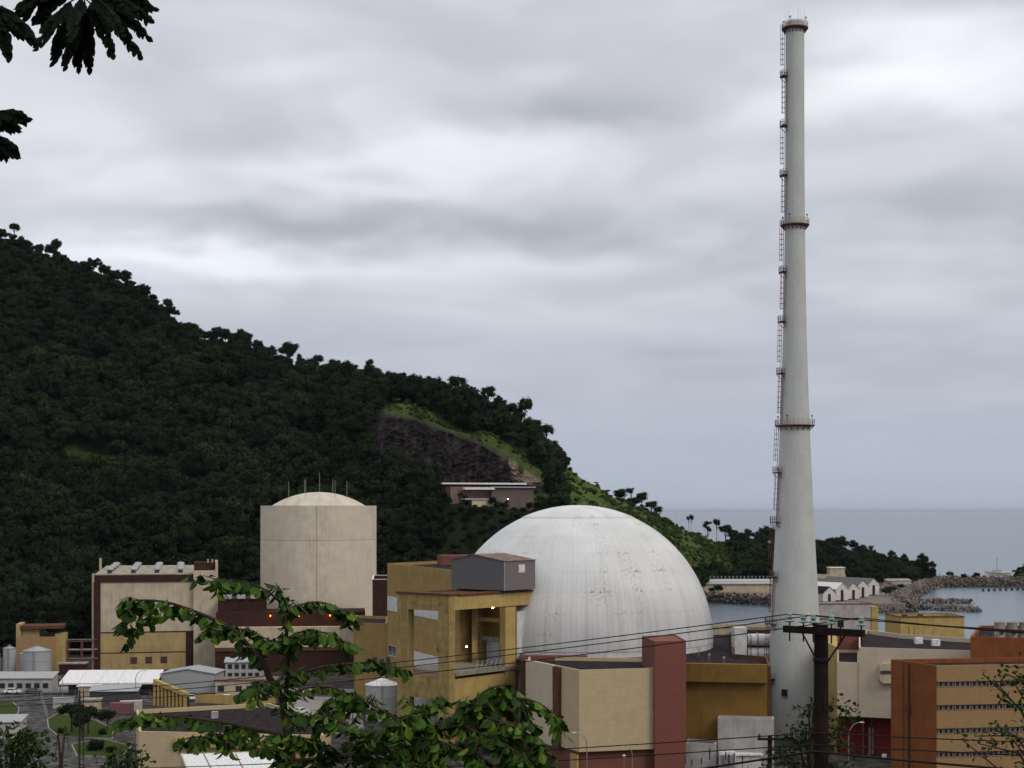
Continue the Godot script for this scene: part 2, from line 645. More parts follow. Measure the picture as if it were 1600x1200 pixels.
# the hillside: for each bearing, the foot's distance, then distance and apparent row of the shelf, the cut's base, the cut's top and the ridge
const HILL := [
	[-420, 500, 680, 740, 760, 600, 860, 420, 1000, 180], [-100, 500, 670, 770, 750, 640, 850, 490, 980, 320], [0, 500, 660, 790, 740, 680, 840, 540, 950, 374],
	[80, 500, 658, 795, 738, 690, 830, 560, 935, 400], [150, 510, 655, 800, 735, 700, 820, 580, 920, 426], [210, 525, 652, 803, 732, 712, 815, 602, 910, 452], [260, 530, 650, 805, 730, 720, 810, 620, 900, 492],
	[310, 530, 648, 808, 725, 727, 800, 636, 890, 522], [375, 530, 645, 812, 720, 735, 790, 650, 880, 545], [440, 540, 642, 814, 715, 738, 785, 658, 870, 560], [500, 565, 640, 815, 710, 740, 780, 665, 860, 577],
	[560, 567, 640, 815, 702, 730, 725, 662, 850, 592], [600, 570, 640, 812, 697, 712, 712, 652, 842, 603], [650, 575, 640, 803, 695, 748, 708, 655, 835, 612], [700, 580, 640, 798, 690, 760, 700, 680, 820, 622],
	[770, 585, 640, 797, 690, 760, 698, 708, 810, 642], [830, 590, 645, 797, 690, 760, 697, 742, 800, 676], [870, 600, 650, 798, 690, 768, 700, 760, 795, 718], [905, 610, 660, 800, 700, 776, 715, 770, 790, 748],
	[960, 640, 690, 815, 730, 800, 750, 794, 800, 784], [1010, 700, 750, 835, 780, 820, 800, 812, 840, 802], [1050, 800, 850, 862, 880, 842, 910, 830, 950, 820], [1110, 930, 950, 888, 970, 870, 990, 858, 1020, 845],
	[1200, 960, 980, 892, 1000, 880, 1020, 869, 1040, 862], [1290, 970, 990, 892, 1010, 881, 1030, 873, 1050, 867], [1340, 980, 1000, 894, 1020, 885, 1035, 878, 1050, 873], [1400, 1000, 1020, 901, 1035, 897, 1045, 893, 1055, 890],
	[1450, 1040, 1045, 906, 1050, 905, 1055, 904, 1060, 904], [1475, 1052, 1056, 907, 1060, 907, 1064, 907, 1068, 907]]
var bumps := FastNoiseLite.new()


func hill_knots(u: float) -> Array:
	var i := 0
	while i < HILL.size() - 2 and u > HILL[i + 1][0]:
		i += 1
	var t := clampf((u - HILL[i][0]) / float(HILL[i + 1][0] - HILL[i][0]), 0.0, 1.0)
	var out := []
	for side in [HILL[i], HILL[i + 1]]:
		var k := [Vector2(side[1], -1.5)]
		for j in 4:
			k.append(Vector2(side[2 + j * 2], high(side[3 + j * 2], side[2 + j * 2])))
		k.append(Vector2(side[8] + 160.0, k[4].y * 0.4 - 6.0))
		k.append(Vector2(side[8] + 330.0, -10.0))
		out.append(k)
	var r := []
	for j in 7:
		r.append(out[0][j].lerp(out[1][j], t))
	return r


func hill_at(u: float, t: float) -> Vector3:
	var k := hill_knots(u)
	var j := clampi(int(t), 0, 5)
	var q: Vector2 = k[j].lerp(k[j + 1], t - j)
	var p := plan(u, q.x)
	var y := q.y
	if t > 0.05:
		y += bumps.get_noise_2d(p.x, p.y) * 5.0 * clampf(t, 0.0, 1.0) * (0.25 if u > 1150 else 1.0)
	return Vector3(p.x, y, -p.y)


func row_of(p: Vector3) -> float:
	return SKYLINE + (EYE - p.y) * FOCAL / -p.z


func cliff_share(u: float) -> float:
	return smoothstep(555.0, 600.0, u) * (1.0 - smoothstep(835.0, 862.0, u))


# what grows where: 0 forest, 1 grass, 2 bare rock, 3 red earth, 4 low scrub
func cover(u: float, t: float, p: Vector3) -> int:
	var y := row_of(p)
	var wob := bumps.get_noise_2d(p.x * 2.0 + 400.0, p.y * 2.0 + p.z)
	if t > 1.85 and t < 3.08 and cliff_share(u) > 0.35 + wob * 0.4:
		return 2
	if t > 1.25 and t <= 1.9 and u > 688 and u < 862:
		return 4
	if t >= 3.0 and u > 600 and u < 905 and t < 3.30 + wob * 0.28 + (0.12 if u < 700 else 0.0):
		return 1
	if u > 878 and u < 1150 and t >= 4.2:
		return 4 if wob > 0.1 else 1
	if u > 878 and u < 1030 and t > 0.65 and t < 4.2:
		return 1 if wob > -0.12 else 4
	if u >= 1030 and u < 1150 and t > 0.5 and t < 4.2:
		return 1 if wob > -0.12 else 4
	if u > 95 and u < 225 + wob * 40.0 and y > 706 + wob * 14.0 and y < 754 + wob * 10.0:
		return 4
	if u > 30 and u < 110 and y > 834 + wob * 6.0 and y < 852:
		return 3
	if t > 4.4:
		return 0
	return 0


func build_hill() -> void:
	bumps.seed = 23
	bumps.frequency = 0.018
	bumps.fractal_octaves = 3
	var rough := FastNoiseLite.new()
	rough.seed = 41
	rough.frequency = 0.09
	rough.fractal_octaves = 4
	rough.fractal_type = FastNoiseLite.FRACTAL_RIDGED
	var us := []
	var u := -420.0
	while u <= 1475.0:
		us.append(u)
		u += 3.0 if u > 540 and u < 880 else 10.0
	var ts := []
	for j in 6:
		var m: int = [8, 8, 30, 10, 4, 3][j]
		for i in m:
			ts.append(j + float(i) / m)
	ts.append(6.0)
	var grid := []
	var cols := []
	for a in us:
		var line := []
		var tones := []
		for t in ts:
			var p := hill_at(a, t)
			var cv := cover(a, t, p)
			var c: Color = [Color(0.013, 0.021, 0.008), Color(0.068, 0.105, 0.022), Color(0.016, 0.0125, 0.015), Color(0.14, 0.065, 0.035), Color(0.045, 0.07, 0.018)][cv]
			if cv == 1 and a < 862 and a > 590:
				c = Color(0.050, 0.068, 0.018)
			var s := rough.get_noise_3dv(p * Vector3(1, 0.5, 1))
			if cv == 2:
				var s2 := rough.get_noise_3dv(p * 3.1 + Vector3(90, 0, 0))
				p.z += s * 3.6 + s2 * 1.5 - 2.0
				p.x += s * 1.5 + s2 * 0.8
				var stain := rough.get_noise_2d(p.x * 1.6, p.y * 0.18 + 70.0)
				c = c.lerp(Color(0.045, 0.037, 0.036), clampf(s2 * 0.9, 0.0, 0.5))
				c = c.lerp(Color(0.075, 0.066, 0.06), clampf(stain * 1.6 - 0.6, 0.0, 0.6))
				if s2 < -0.35 and s > 0.0:
					c = Color(0.022, 0.036, 0.012)
				if a > 795 and t > 2.3 and s > -0.1:
					c = Color(0.20, 0.165, 0.125)
			else:
				c = c * (1.0 + 0.5 * s)
				c = c.lerp(Color(0.11, 0.085, 0.04), clampf(-s - 0.1, 0.0, 0.4) if cv == 1 else 0.0)
			line.append(p)
			tones.append(c)
		grid.append(line)
		cols.append(tones)
	var st := Shape.new()
	st.colored = true
	for i in us.size() - 1:
		for j in ts.size() - 1:
			var ids := [[i, j], [i + 1, j], [i + 1, j + 1], [i, j + 1]]
			var nn := []
			for id in ids:
				var l: Vector3 = grid[mini(id[0] + 1, us.size() - 1)][id[1]] - grid[maxi(id[0] - 1, 0)][id[1]]
				var m: Vector3 = grid[id[0]][mini(id[1] + 1, ts.size() - 1)] - grid[id[0]][maxi(id[1] - 1, 0)]
				nn.append(l.cross(m).normalized())
			for tr in [[0, 1, 2], [0, 2, 3]]:
				var first := st.c.size()
				var g := []
				for k in tr:
					g.append(grid[ids[k][0]][ids[k][1]])
				if ts[j] >= 1.85 and ts[j] < 3.0 and cliff_share((us[i])) > 0.4:
					st.tri(g[0], g[1], g[2], nn[0])
				else:
					st.tri3(g[0], g[1], g[2], nn[tr[0]], nn[tr[1]], nn[tr[2]])
				var same := st.v[first + 1].is_equal_approx(g[1])
				for k in 3:
					var id: Array = ids[tr[[0, 1, 2][k] if same else [0, 2, 1][k]]]
					st.c[first + k] = cols[id[0]][id[1]]
	setting("hillside_terrain", st, mats.hill)


func crown_shape(sd: int, lobes: int, leaves: int, squash: float, leaf: float, base: Color) -> Shape:   # a crown about 2 m across with its foot at 0
	var r := RandomNumberGenerator.new()
	r.seed = sd
	var s := Shape.new()
	s.colored = true
	for i in lobes:
		var a := r.randf() * TAU
		var el := asin(r.randf_range(-0.35, 1.0))
		var o := Vector3(cos(a) * cos(el), sin(el) * squash, sin(a) * cos(el)) * r.randf_range(0.45, 0.75)
		if i == 0:
			o = Vector3.ZERO
		o.y += squash
		var rad := r.randf_range(0.16, 0.38) * (1.25 if lobes < 16 else 1.0) if i else 0.5
		var tone := base * r.randf_range(0.8, 1.2)
		tone = tone.lerp(Color(tone.r * 1.15, tone.g * 1.05, tone.b * 0.9), r.randf())
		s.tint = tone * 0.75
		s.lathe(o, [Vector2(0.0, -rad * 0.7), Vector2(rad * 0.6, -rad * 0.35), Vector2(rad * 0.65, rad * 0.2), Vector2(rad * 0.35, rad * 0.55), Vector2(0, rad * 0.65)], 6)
		for k in leaves:
			var d := Vector3(r.randfn(), r.randfn() * 0.9 + 0.25, r.randfn()).normalized()
			var c := o + d * rad * r.randf_range(0.6, 1.2) * Vector3(1, 0.9, 1)
			var x := Vector3(r.randfn(), r.randfn(), r.randfn()).normalized()
			var y := (d * 0.5 + Vector3(r.randfn(), r.randfn(), r.randfn()) * 0.6).normalized()
			x = (x - y * x.dot(y)).normalized()
			var z := x.cross(y)
			var l := leaf * r.randf_range(0.6, 1.3)
			s.tint = tone * r.randf_range(0.75, 1.35)
			var nn := (d * 0.7 + z * 0.3 * signf(z.dot(d)) + (c - Vector3.UP * squash).normalized() * 0.6 + Vector3.UP * 0.25).normalized()
			s.tri3(c - x * l, c + z * l * 0.8, c + x * l, nn, nn, nn)
			s.tri3(c - x * l, c - z * l * 0.8, c + x * l, nn, nn, nn)
	return s


func tree_proto(called: String, sd: int, squash: float, stem: float, lobes: int, col: Color, leaves := 110, leaf := 0.07) -> Node3D:  # crown radius 1, standing on a stem
	var o := Node3D.new()
	o.name = called
	var cr := crown_shape(sd, lobes, leaves, squash, leaf, col)
	for i in cr.v.size():
		cr.v[i].y += stem - 0.25
	part(o, "crown", cr, mats.crown)
	var t := Shape.new()
	t.tube(PackedVector3Array([Vector3(0, -0.6, 0), Vector3(0.03, stem * 0.5, 0.02), Vector3(0.0, stem + squash * 0.6, 0)]), 0.085, 0.04, 6)
	for k in 4:
		var a := k * 1.7 + sd
		t.tube(PackedVector3Array([Vector3(0.02, stem * 0.7, 0.01), Vector3(cos(a) * 0.3, stem + squash * 0.3, sin(a) * 0.3), Vector3(cos(a) * 0.6, stem + squash * 0.8, sin(a) * 0.6)]), 0.035, 0.015, 5)
	part(o, "trunk", t, mats.bark)
	return o


func plant_tree(proto: Node3D, called: String, at: Vector3, r: float, tall: float, label: String, category: String, group: String) -> Node3D:
	var o: Node3D = proto.duplicate()
	o.name = numbered(called)
	o.transform = Transform3D(Basis(Vector3.UP, rng.randf() * TAU).scaled_local(Vector3(r, tall, r)), at)
	add_child(o)
	return tag(o, label, category, group)


var protos := []


func build_forest() -> void:
	rng.seed = 77
	var deep := Color(0.0105, 0.0185, 0.0080)
	var shapes := []
	for k in 6:
		shapes.append(crown_shape(200 + k, [26, 20, 30, 22, 16, 34][k], [80, 100, 75, 90, 120, 70][k], [0.75, 0.95, 0.55, 1.25, 0.85, 0.7][k], [0.06, 0.07, 0.055, 0.065, 0.08, 0.05][k], deep).mesh(Vector3.ZERO))
	var xf := []
	var col := []
	for k in 6:
		xf.append([])
		col.append([])
	var bush := crown_shape(300, 6, 40, 0.6, 0.14, Color(0.038, 0.06, 0.016)).mesh(Vector3.ZERO)
	var bx := []
	var bc := []
	var u := -330.0
	while u < 1462.0:
		var t := 0.02
		while t < 5.2:
			var uu := u + rng.randf_range(-8, 8)
			var tt := t + rng.randf_range(-0.035, 0.035)
			var p := hill_at(uu, maxf(tt, 0.0))
			var k0 := hill_knots(uu)
			var j := clampi(int(t), 0, 5)
			var seg: Vector2 = k0[j + 1] - k0[j]
			var run := seg.length()
			var cv := cover(uu, tt, p)
			var small := 0.55 if uu > 1000 else 1.0
			if cv == 0 and p.y > -1.0:
				var r := (2.2 + 4.6 * pow(rng.randf(), 1.6)) * (0.75 if uu > 1130 else 1.0)
				if u > 685 and u < 862 and t < 1.95:
					r = minf(r, rng.randf_range(1.3, 2.2))
				if rng.randf() < 0.07:
					r *= 1.3
				if t > 3.6 and t < 4.5:
					r = minf(r, rng.randf_range(2.2, 3.8))
				var k := rng.randi() % 6
				var y := rng.randf_range(0.85, 1.3)
				var lift := rng.randf_range(-1.0, 2.5) + (0.0 if t > 3.5 else 1.0) if r > 2.3 or uu > 900 else -0.4
				xf[k].append(Transform3D(Basis(Vector3.UP, rng.randf() * TAU).scaled_local(Vector3(r, r * y, r)), p + Vector3.UP * lift))
				var b := rng.randf_range(0.75, 1.3) * (1.0 + 0.9 * bumps.get_noise_2d(p.x * 1.3 + 900.0, p.z * 1.3))
				var c := Color(b, b, b)
				if rng.randf() < 0.14:
					c = Color(b * 1.2, b * 1.25, b * 0.9)
				if rng.randf() < 0.05:
					c = Color(b * 1.35, b * 1.2, b * 0.95)
				if uu > 1000 and uu < 1200:
					c = Color(c.r * 1.2, c.g * 1.35, c.b)
				col[k].append(c)
			elif cv == 4 or (cv == 1 and rng.randf() < (0.35 if uu > 862 else 0.6)):
				for q in 3:
					var w := uu + rng.randf_range(-9, 9)
					var v := tt + rng.randf_range(-0.05, 0.05)
					var pp := hill_at(w, v)
					var r2 := rng.randf_range(0.5, 2.0)
					bx.append(Transform3D(Basis(Vector3.UP, rng.randf() * TAU).scaled_local(Vector3(r2, r2 * 0.9, r2)), pp + Vector3.DOWN * 0.2))
					var b2 := rng.randf_range(0.6, 1.3)
					bc.append(Color(b2, b2, b2))
			t += clampf(4.6 * small / maxf(run, 4.0), 0.025, 0.30)
		u += 14.0 * (1.0 if u < 1000 else 0.75)
	for k in 6:
		scatter("forest", shapes[k], mats.crown, xf[k], col[k])
	scatter("hillside_scrub", bush, mats.crown, bx, bc)

	protos = [tree_proto("a", 1, 0.85, 1.0, 13, deep * 1.05), tree_proto("b", 2, 1.15, 1.2, 12, deep), tree_proto("c", 3, 0.55, 1.5, 10, deep * 1.15), tree_proto("d", 4, 1.9, 0.5, 14, deep * 0.85), tree_proto("e", 5, 0.7, 1.9, 7, deep * 1.1, 40)]
	# trees that stand clear on the skyline: column, row of the top, crown radius, which kind
	var clear := [[88, 372, 4.2, 0], [22, 346, 4.5, 2], [196, 421, 4.0, 2], [178, 422, 3.4, 0], [238, 458, 3.5, 2], [262, 465, 3.6, 0], [375, 511, 2.8, 4], [352, 512, 3.6, 0], [402, 530, 3.6, 0], [452, 533, 6.5, 0], [424, 543, 4.0, 1],
		[498, 551, 4.0, 2], [522, 560, 4.5, 0], [548, 566, 4.2, 1], [586, 574, 4.6, 0], [622, 584, 3.4, 4], [668, 586, 4.2, 1], [690, 594, 4.4, 0], [713, 585, 6.0, 1], [738, 600, 2.4, 4], [764, 601, 4.7, 1], [780, 622, 5.0, 0], [798, 628, 5.2, 0], [820, 615, 5.0, 2],
		[812, 640, 5.5, 1], [836, 655, 5.0, 0], [854, 658, 4.0, 2], [858, 684, 4.6, 1], [884, 710, 3.8, 2], [874, 716, 4.4, 0], [868, 742, 4.5, 1]]
	var where := ["on the high left ridge", "on the ridge above the domed cylinder", "on the ridge above the cut rock face", "right of the cut rock face"]
	var looks := ["round-headed", "tall oval", "flat-topped", "conical", "thin open-crowned"]
	for q in clear:
		var p := hill_at(q[0], 4.0 if q[0] < 860 else 3.9)
		var top := high(q[1], -p.z)
		var r: float = q[2]
		var kd: int = q[3]
		var full: float = [1.0 + 1.55, 1.2 + 2.0, 1.5 + 1.1, 0.5 + 3.3, 1.9 + 1.3][kd]
		var tall := clampf((top - p.y) / full, r * 0.75, r * 2.2)
		var at := Vector3(p.x, top - full * tall, p.z)
		plant_tree(protos[kd], "ridge_tree", at, r, tall, "dark %s tree %s" % [looks[kd], where[0 if q[0] < 300 else 1 if q[0] < 600 else 2 if q[0] < 790 else 3]], "tree", "trees standing clear on the ridge line")
	for q in 46:
		var uu := -40.0 + q * 20.3 + rng.randf_range(-8, 8)
		var p2 := hill_at(uu, 3.98)
		var kd2: int = [0, 0, 1, 2, 0, 1][rng.randi() % 6]
		var r3 := rng.randf_range(3.0, 5.0)
		if uu > 875:
			continue
		plant_tree(protos[kd2], "ridge_tree", p2 + Vector3.DOWN * r3 * 0.95, r3, r3 * rng.randf_range(0.8, 1.15), "%s tree in row %s" % [looks[kd2], where[0 if uu < 300 else 1 if uu < 600 else 2 if uu < 790 else 3]], "tree", "trees standing clear on the ridge line")
	# spur and headland
	var low := [[932, 752, 1.6, 4], [950, 764, 1.5, 4], [972, 762, 4.2, 1], [986, 758, 3.2, 4], [1003, 768, 3.2, 0], [990, 776, 4.2, 0], [1018, 782, 3.6, 0], [1030, 790, 3.2, 1], [966, 776, 3.5, 0], [1044, 812, 3.0, 0],
		[1080, 800, 1.8, 4], [1076, 803, 1.5, 4], [1106, 812, 3.8, 3], [1120, 806, 3.0, 4], [1134, 818, 5.0, 1], [1146, 826, 4.5, 0], [1158, 832, 4.2, 0], [1168, 824, 3.6, 1], [1182, 828, 4.5, 1], [1196, 820, 5.5, 0], [1206, 822, 4.5, 1], [1140, 842, 4.5, 0], [1172, 846, 4.5, 0], [1190, 846, 5.0, 0],
		[1282, 842, 5.2, 0], [1298, 838, 4.6, 1], [1314, 836, 5.0, 0], [1330, 842, 5.0, 1], [1346, 850, 4.6, 0], [1362, 849, 2.6, 4], [1356, 860, 4.0, 0], [1374, 863, 4.0, 1], [1386, 868, 3.6, 0], [1400, 874, 3.4, 0], [1413, 876, 2.2, 4], [1424, 874, 2.4, 4], [1436, 878, 3.0, 2], [1446, 884, 2.6, 0], [1424, 884, 3.0, 0],
		[1290, 860, 5.0, 0], [1310, 858, 5.0, 1], [1332, 864, 4.6, 0], [1350, 872, 4.2, 0], [1372, 878, 4.0, 0], [1392, 884, 3.4, 0], [1300, 872, 4.6, 0], [1322, 876, 4.4, 1], [1345, 883, 3.6, 0]]
	for q in low:
		var tt2 := 4.0
		if (q[0] > 1130 and q[1] > 838 and q[0] < 1250) or (q[0] >= 1290 and q[1] > 856 and q[0] < 1396):
			tt2 = 2.6
		if q[0] >= 1300 and q[1] > 870 and q[0] < 1350:
			tt2 = 1.5
		var p3 := hill_at(q[0], tt2)
		var top3 := high(q[1], -p3.z)
		var kd3: int = q[3]
		var r4: float = q[2] * (1.3 if q[0] < 1060 and kd3 < 2 else 1.0)
		var full3: float = [2.55, 3.2, 2.6, 3.8, 3.2][kd3]
		var tall3 := clampf((top3 - p3.y) / full3, r4 * 0.6, r4 * (1.1 if q[0] < 1060 and kd3 < 2 else 2.4))
		var at3 := Vector3(p3.x, top3 - full3 * tall3, p3.z)
		var lab := "dark %s tree on the grassy spur behind the white dome" if q[0] < 1100 else ("dark %s tree on the slope left of the tall chimney" if q[0] < 1250 else "dark %s tree on the headland right of the chimney")
		plant_tree(protos[kd3], "headland_tree", at3, r4, tall3, lab % looks[kd3], "tree", "trees on the spur and headland")


func build_land() -> void:
	var sea := Shape.new()
	sea.quad(Vector3(-40000, -5, 200), Vector3(40000, -5, 200), Vector3(40000, -5, -60000), Vector3(-40000, -5, -60000), Vector3.UP)
	setting("sea", sea, mats.sea)
	var g := Shape.new()
	var plant := PackedVector2Array([Vector2(-700, 100), Vector2(600, 100), Vector2(520, 380), Vector2(330, 400), Vector2(170, 470), Vector2(95, 520), Vector2(60, 560), Vector2(45, 640), Vector2(60, 760), Vector2(20, 900), Vector2(-700, 900)])
	g.prism(plant, -8.0, 0.0)
	setting("plant_ground", g, mats.yard)
	var pen := Shape.new()
	var head := PackedVector2Array([Vector2(0, 890), Vector2(110, 886), Vector2(150, 850), Vector2(160, 794), Vector2(205, 800), Vector2(222, 880), Vector2(246, 950), Vector2(272, 1020), Vector2(292, 1062), Vector2(360, 1066), Vector2(520, 1070), Vector2(520, 1092), Vector2(360, 1094), Vector2(302, 1110), Vector2(270, 1150), Vector2(60, 1230), Vector2(-100, 1230), Vector2(-100, 890)])
	pen.prism(head, -8.0, -0.6)
	setting("headland_ground", pen, mats.shore)
	var green := Shape.new()
	green.face(PackedVector2Array([Vector2(180, 905), Vector2(224, 905), Vector2(250, 985), Vector2(278, 1050), Vector2(180, 1050)]), -0.55, Vector3.UP)
	setting("headland_grass", green, mats.lawn)
	var f := Shape.new()
	f.quad(Vector3(-160, 45, 60), Vector3(160, 45, 60), Vector3(160, 45, 2), Vector3(-160, 45, 2), Vector3.UP)
	f.quad(Vector3(-160, 45, 2), Vector3(160, 45, 2), Vector3(200, 0.02, -138), Vector3(-200, 0.02, -138), Vector3.UP)
	setting("near_hillside", f, mats.slope)
	# rock armour along the shores
	rng.seed = 5
	var rs := Shape.new()
	for k in 6:
		var pr := []
		for q in [[0.0, -0.7], [0.8, -0.5], [1.0, 0.1], [0.6, 0.65], [0.0, 0.8]]:
			pr.append(Vector2(q[0], q[1]))
		if k == 0:
			rs.lathe(Vector3.ZERO, pr, 6, 0, TAU, true)
	for i in rs.v.size():
		var v := rs.v[i]
		rs.v[i] = v * (1.0 + 0.28 * sin(v.x * 5.0 + v.y * 3.0) * cos(v.z * 4.0 + v.y * 2.0))
	var rock := rs.mesh(Vector3.ZERO)
	var xf := []
	var col := []
	var shore := [[Vector2(40, 890), Vector2(110, 886), 6.0, 1.0], [Vector2(110, 886), Vector2(150, 850), 7.0, 1.0], [Vector2(150, 850), Vector2(160, 794), 7.0, 0.2], [Vector2(160, 794), Vector2(205, 800), 6.0, -0.4], [Vector2(205, 800), Vector2(222, 880), 13.0, 1.0], [Vector2(222, 880), Vector2(246, 950), 14.0, 1.0],
		[Vector2(246, 950), Vector2(272, 1020), 14.0, 1.0], [Vector2(272, 1020), Vector2(292, 1062), 14.0, 1.2], [Vector2(292, 1062), Vector2(360, 1066), 12.0, 1.3], [Vector2(360, 1066), Vector2(520, 1070), 10.0, 1.2], [Vector2(206, 832), Vector2(243, 800), 7.0, -1.0], [Vector2(222, 872), Vector2(262, 872), 5.0, -1.0], [Vector2(190, 880), Vector2(226, 950), 9.0, 2.0], [Vector2(226, 950), Vector2(262, 1030), 9.0, 2.0], [Vector2(268, 1050), Vector2(310, 1075), 9.0, 3.4], [Vector2(310, 1080), Vector2(420, 1082), 7.0, 1.8]]
	for q in shore:
		var a: Vector2 = q[0]
		var b: Vector2 = q[1]
		var side := (b - a).normalized().orthogonal()
		for i in int(a.distance_to(b) * q[2] * 1.1):
			var o := rng.randf_range(-1.0, 1.0)
			var c: Vector2 = a.lerp(b, rng.randf()) + side * o * q[2] * 0.5
			var top: float = q[3] if q[3] > 0.0 else -2.6
			var y := lerpf(top, -5.2, pow(absf(o), 1.3)) if q[3] < 1.5 else rng.randf_range(-0.6, q[3] * (1.0 - absf(o)))
			if q[3] > 0.0 and q[3] < 1.5 and rng.randf() < 0.5:
				y = rng.randf_range(-5.0, -0.2)
			var r := rng.randf_range(0.35, 1.0) * (1.5 if rng.randf() < 0.2 else 1.0)
			xf.append(Transform3D(Basis.from_euler(Vector3(rng.randf() * 6.0, rng.randf() * 6.0, rng.randf() * 6.0)).scaled_local(Vector3(r, r * rng.randf_range(0.6, 1.0), r)), Vector3(c.x, y, -c.y)))
			var t := rng.randf_range(0.6, 1.35)
			col.append(Color(t, t * 0.97, t * 0.94))
	var bm: StandardMaterial3D = mats.boulder
	bm.vertex_color_use_as_albedo = true
	scatter("rock_armour", rock, bm, xf, col)
	var dry := Shape.new()
	dry.lathe(plan3(1616, 1080, -4), [Vector2(17, -3), Vector2(16, 3), Vector2(13, 8), Vector2(6, 10), Vector2(0, 10.5)], 20)
	setting("islet_ground", dry, mats.slope)


# ---- the big structures ---------------------------------------------------------------------------------------

func window_in(parent: Node3D, fr: Dictionary, a: float, h: float, w: float, t: float, b := 0.0, frame_mat: StandardMaterial3D = null, panes := 1, called := "window") -> void:
	# a framed opening standing 5 cm proud of the face at depth b of a frame; the pane sits back in it
	var s := Shape.new()
	var e := 0.12
	wbox(s, fr, a, a + w, b - 0.06, b + 0.05, h - e, h)
	wbox(s, fr, a, a + w, b - 0.06, b + 0.05, h + t, h + t + e)
	wbox(s, fr, a - e, a, b - 0.06, b + 0.05, h - e, h + t + e)
	wbox(s, fr, a + w, a + w + e, b - 0.06, b + 0.05, h - e, h + t + e)
	for k in range(1, panes):
		var x := a + w * k / panes
		wbox(s, fr, x - 0.05, x + 0.05, b - 0.04, b + 0.05, h, h + t)
	var o := part(parent, called, s, frame_mat if frame_mat else mats.white)
	for k in panes:
		var g := Shape.new()
		wbox(g, fr, a + w * k / panes + (0.05 if k else 0.0), a + w * (k + 1) / panes - (0.05 if k < panes - 1 else 0.0), b - 0.015, b + 0.04, h, h + t)
		part(o, "pane", g, mats.pane)


func railing(s: Shape, pts: Array, tall: float, step: float, r := 0.035) -> void:
	for i in pts.size() - 1:
		var a: Vector3 = pts[i]
		var b: Vector3 = pts[i + 1]
		var m := maxi(1, int(a.distance_to(b) / step))
		for k in m + 1:
			var p := a.lerp(b, float(k) / m)
			s.bar(p, p + Vector3.UP * tall, r * 2.0)
		for q in [0.5, 1.0]:
			s.bar(a + Vector3.UP * tall * q, b + Vector3.UP * tall * q, r * 1.8)


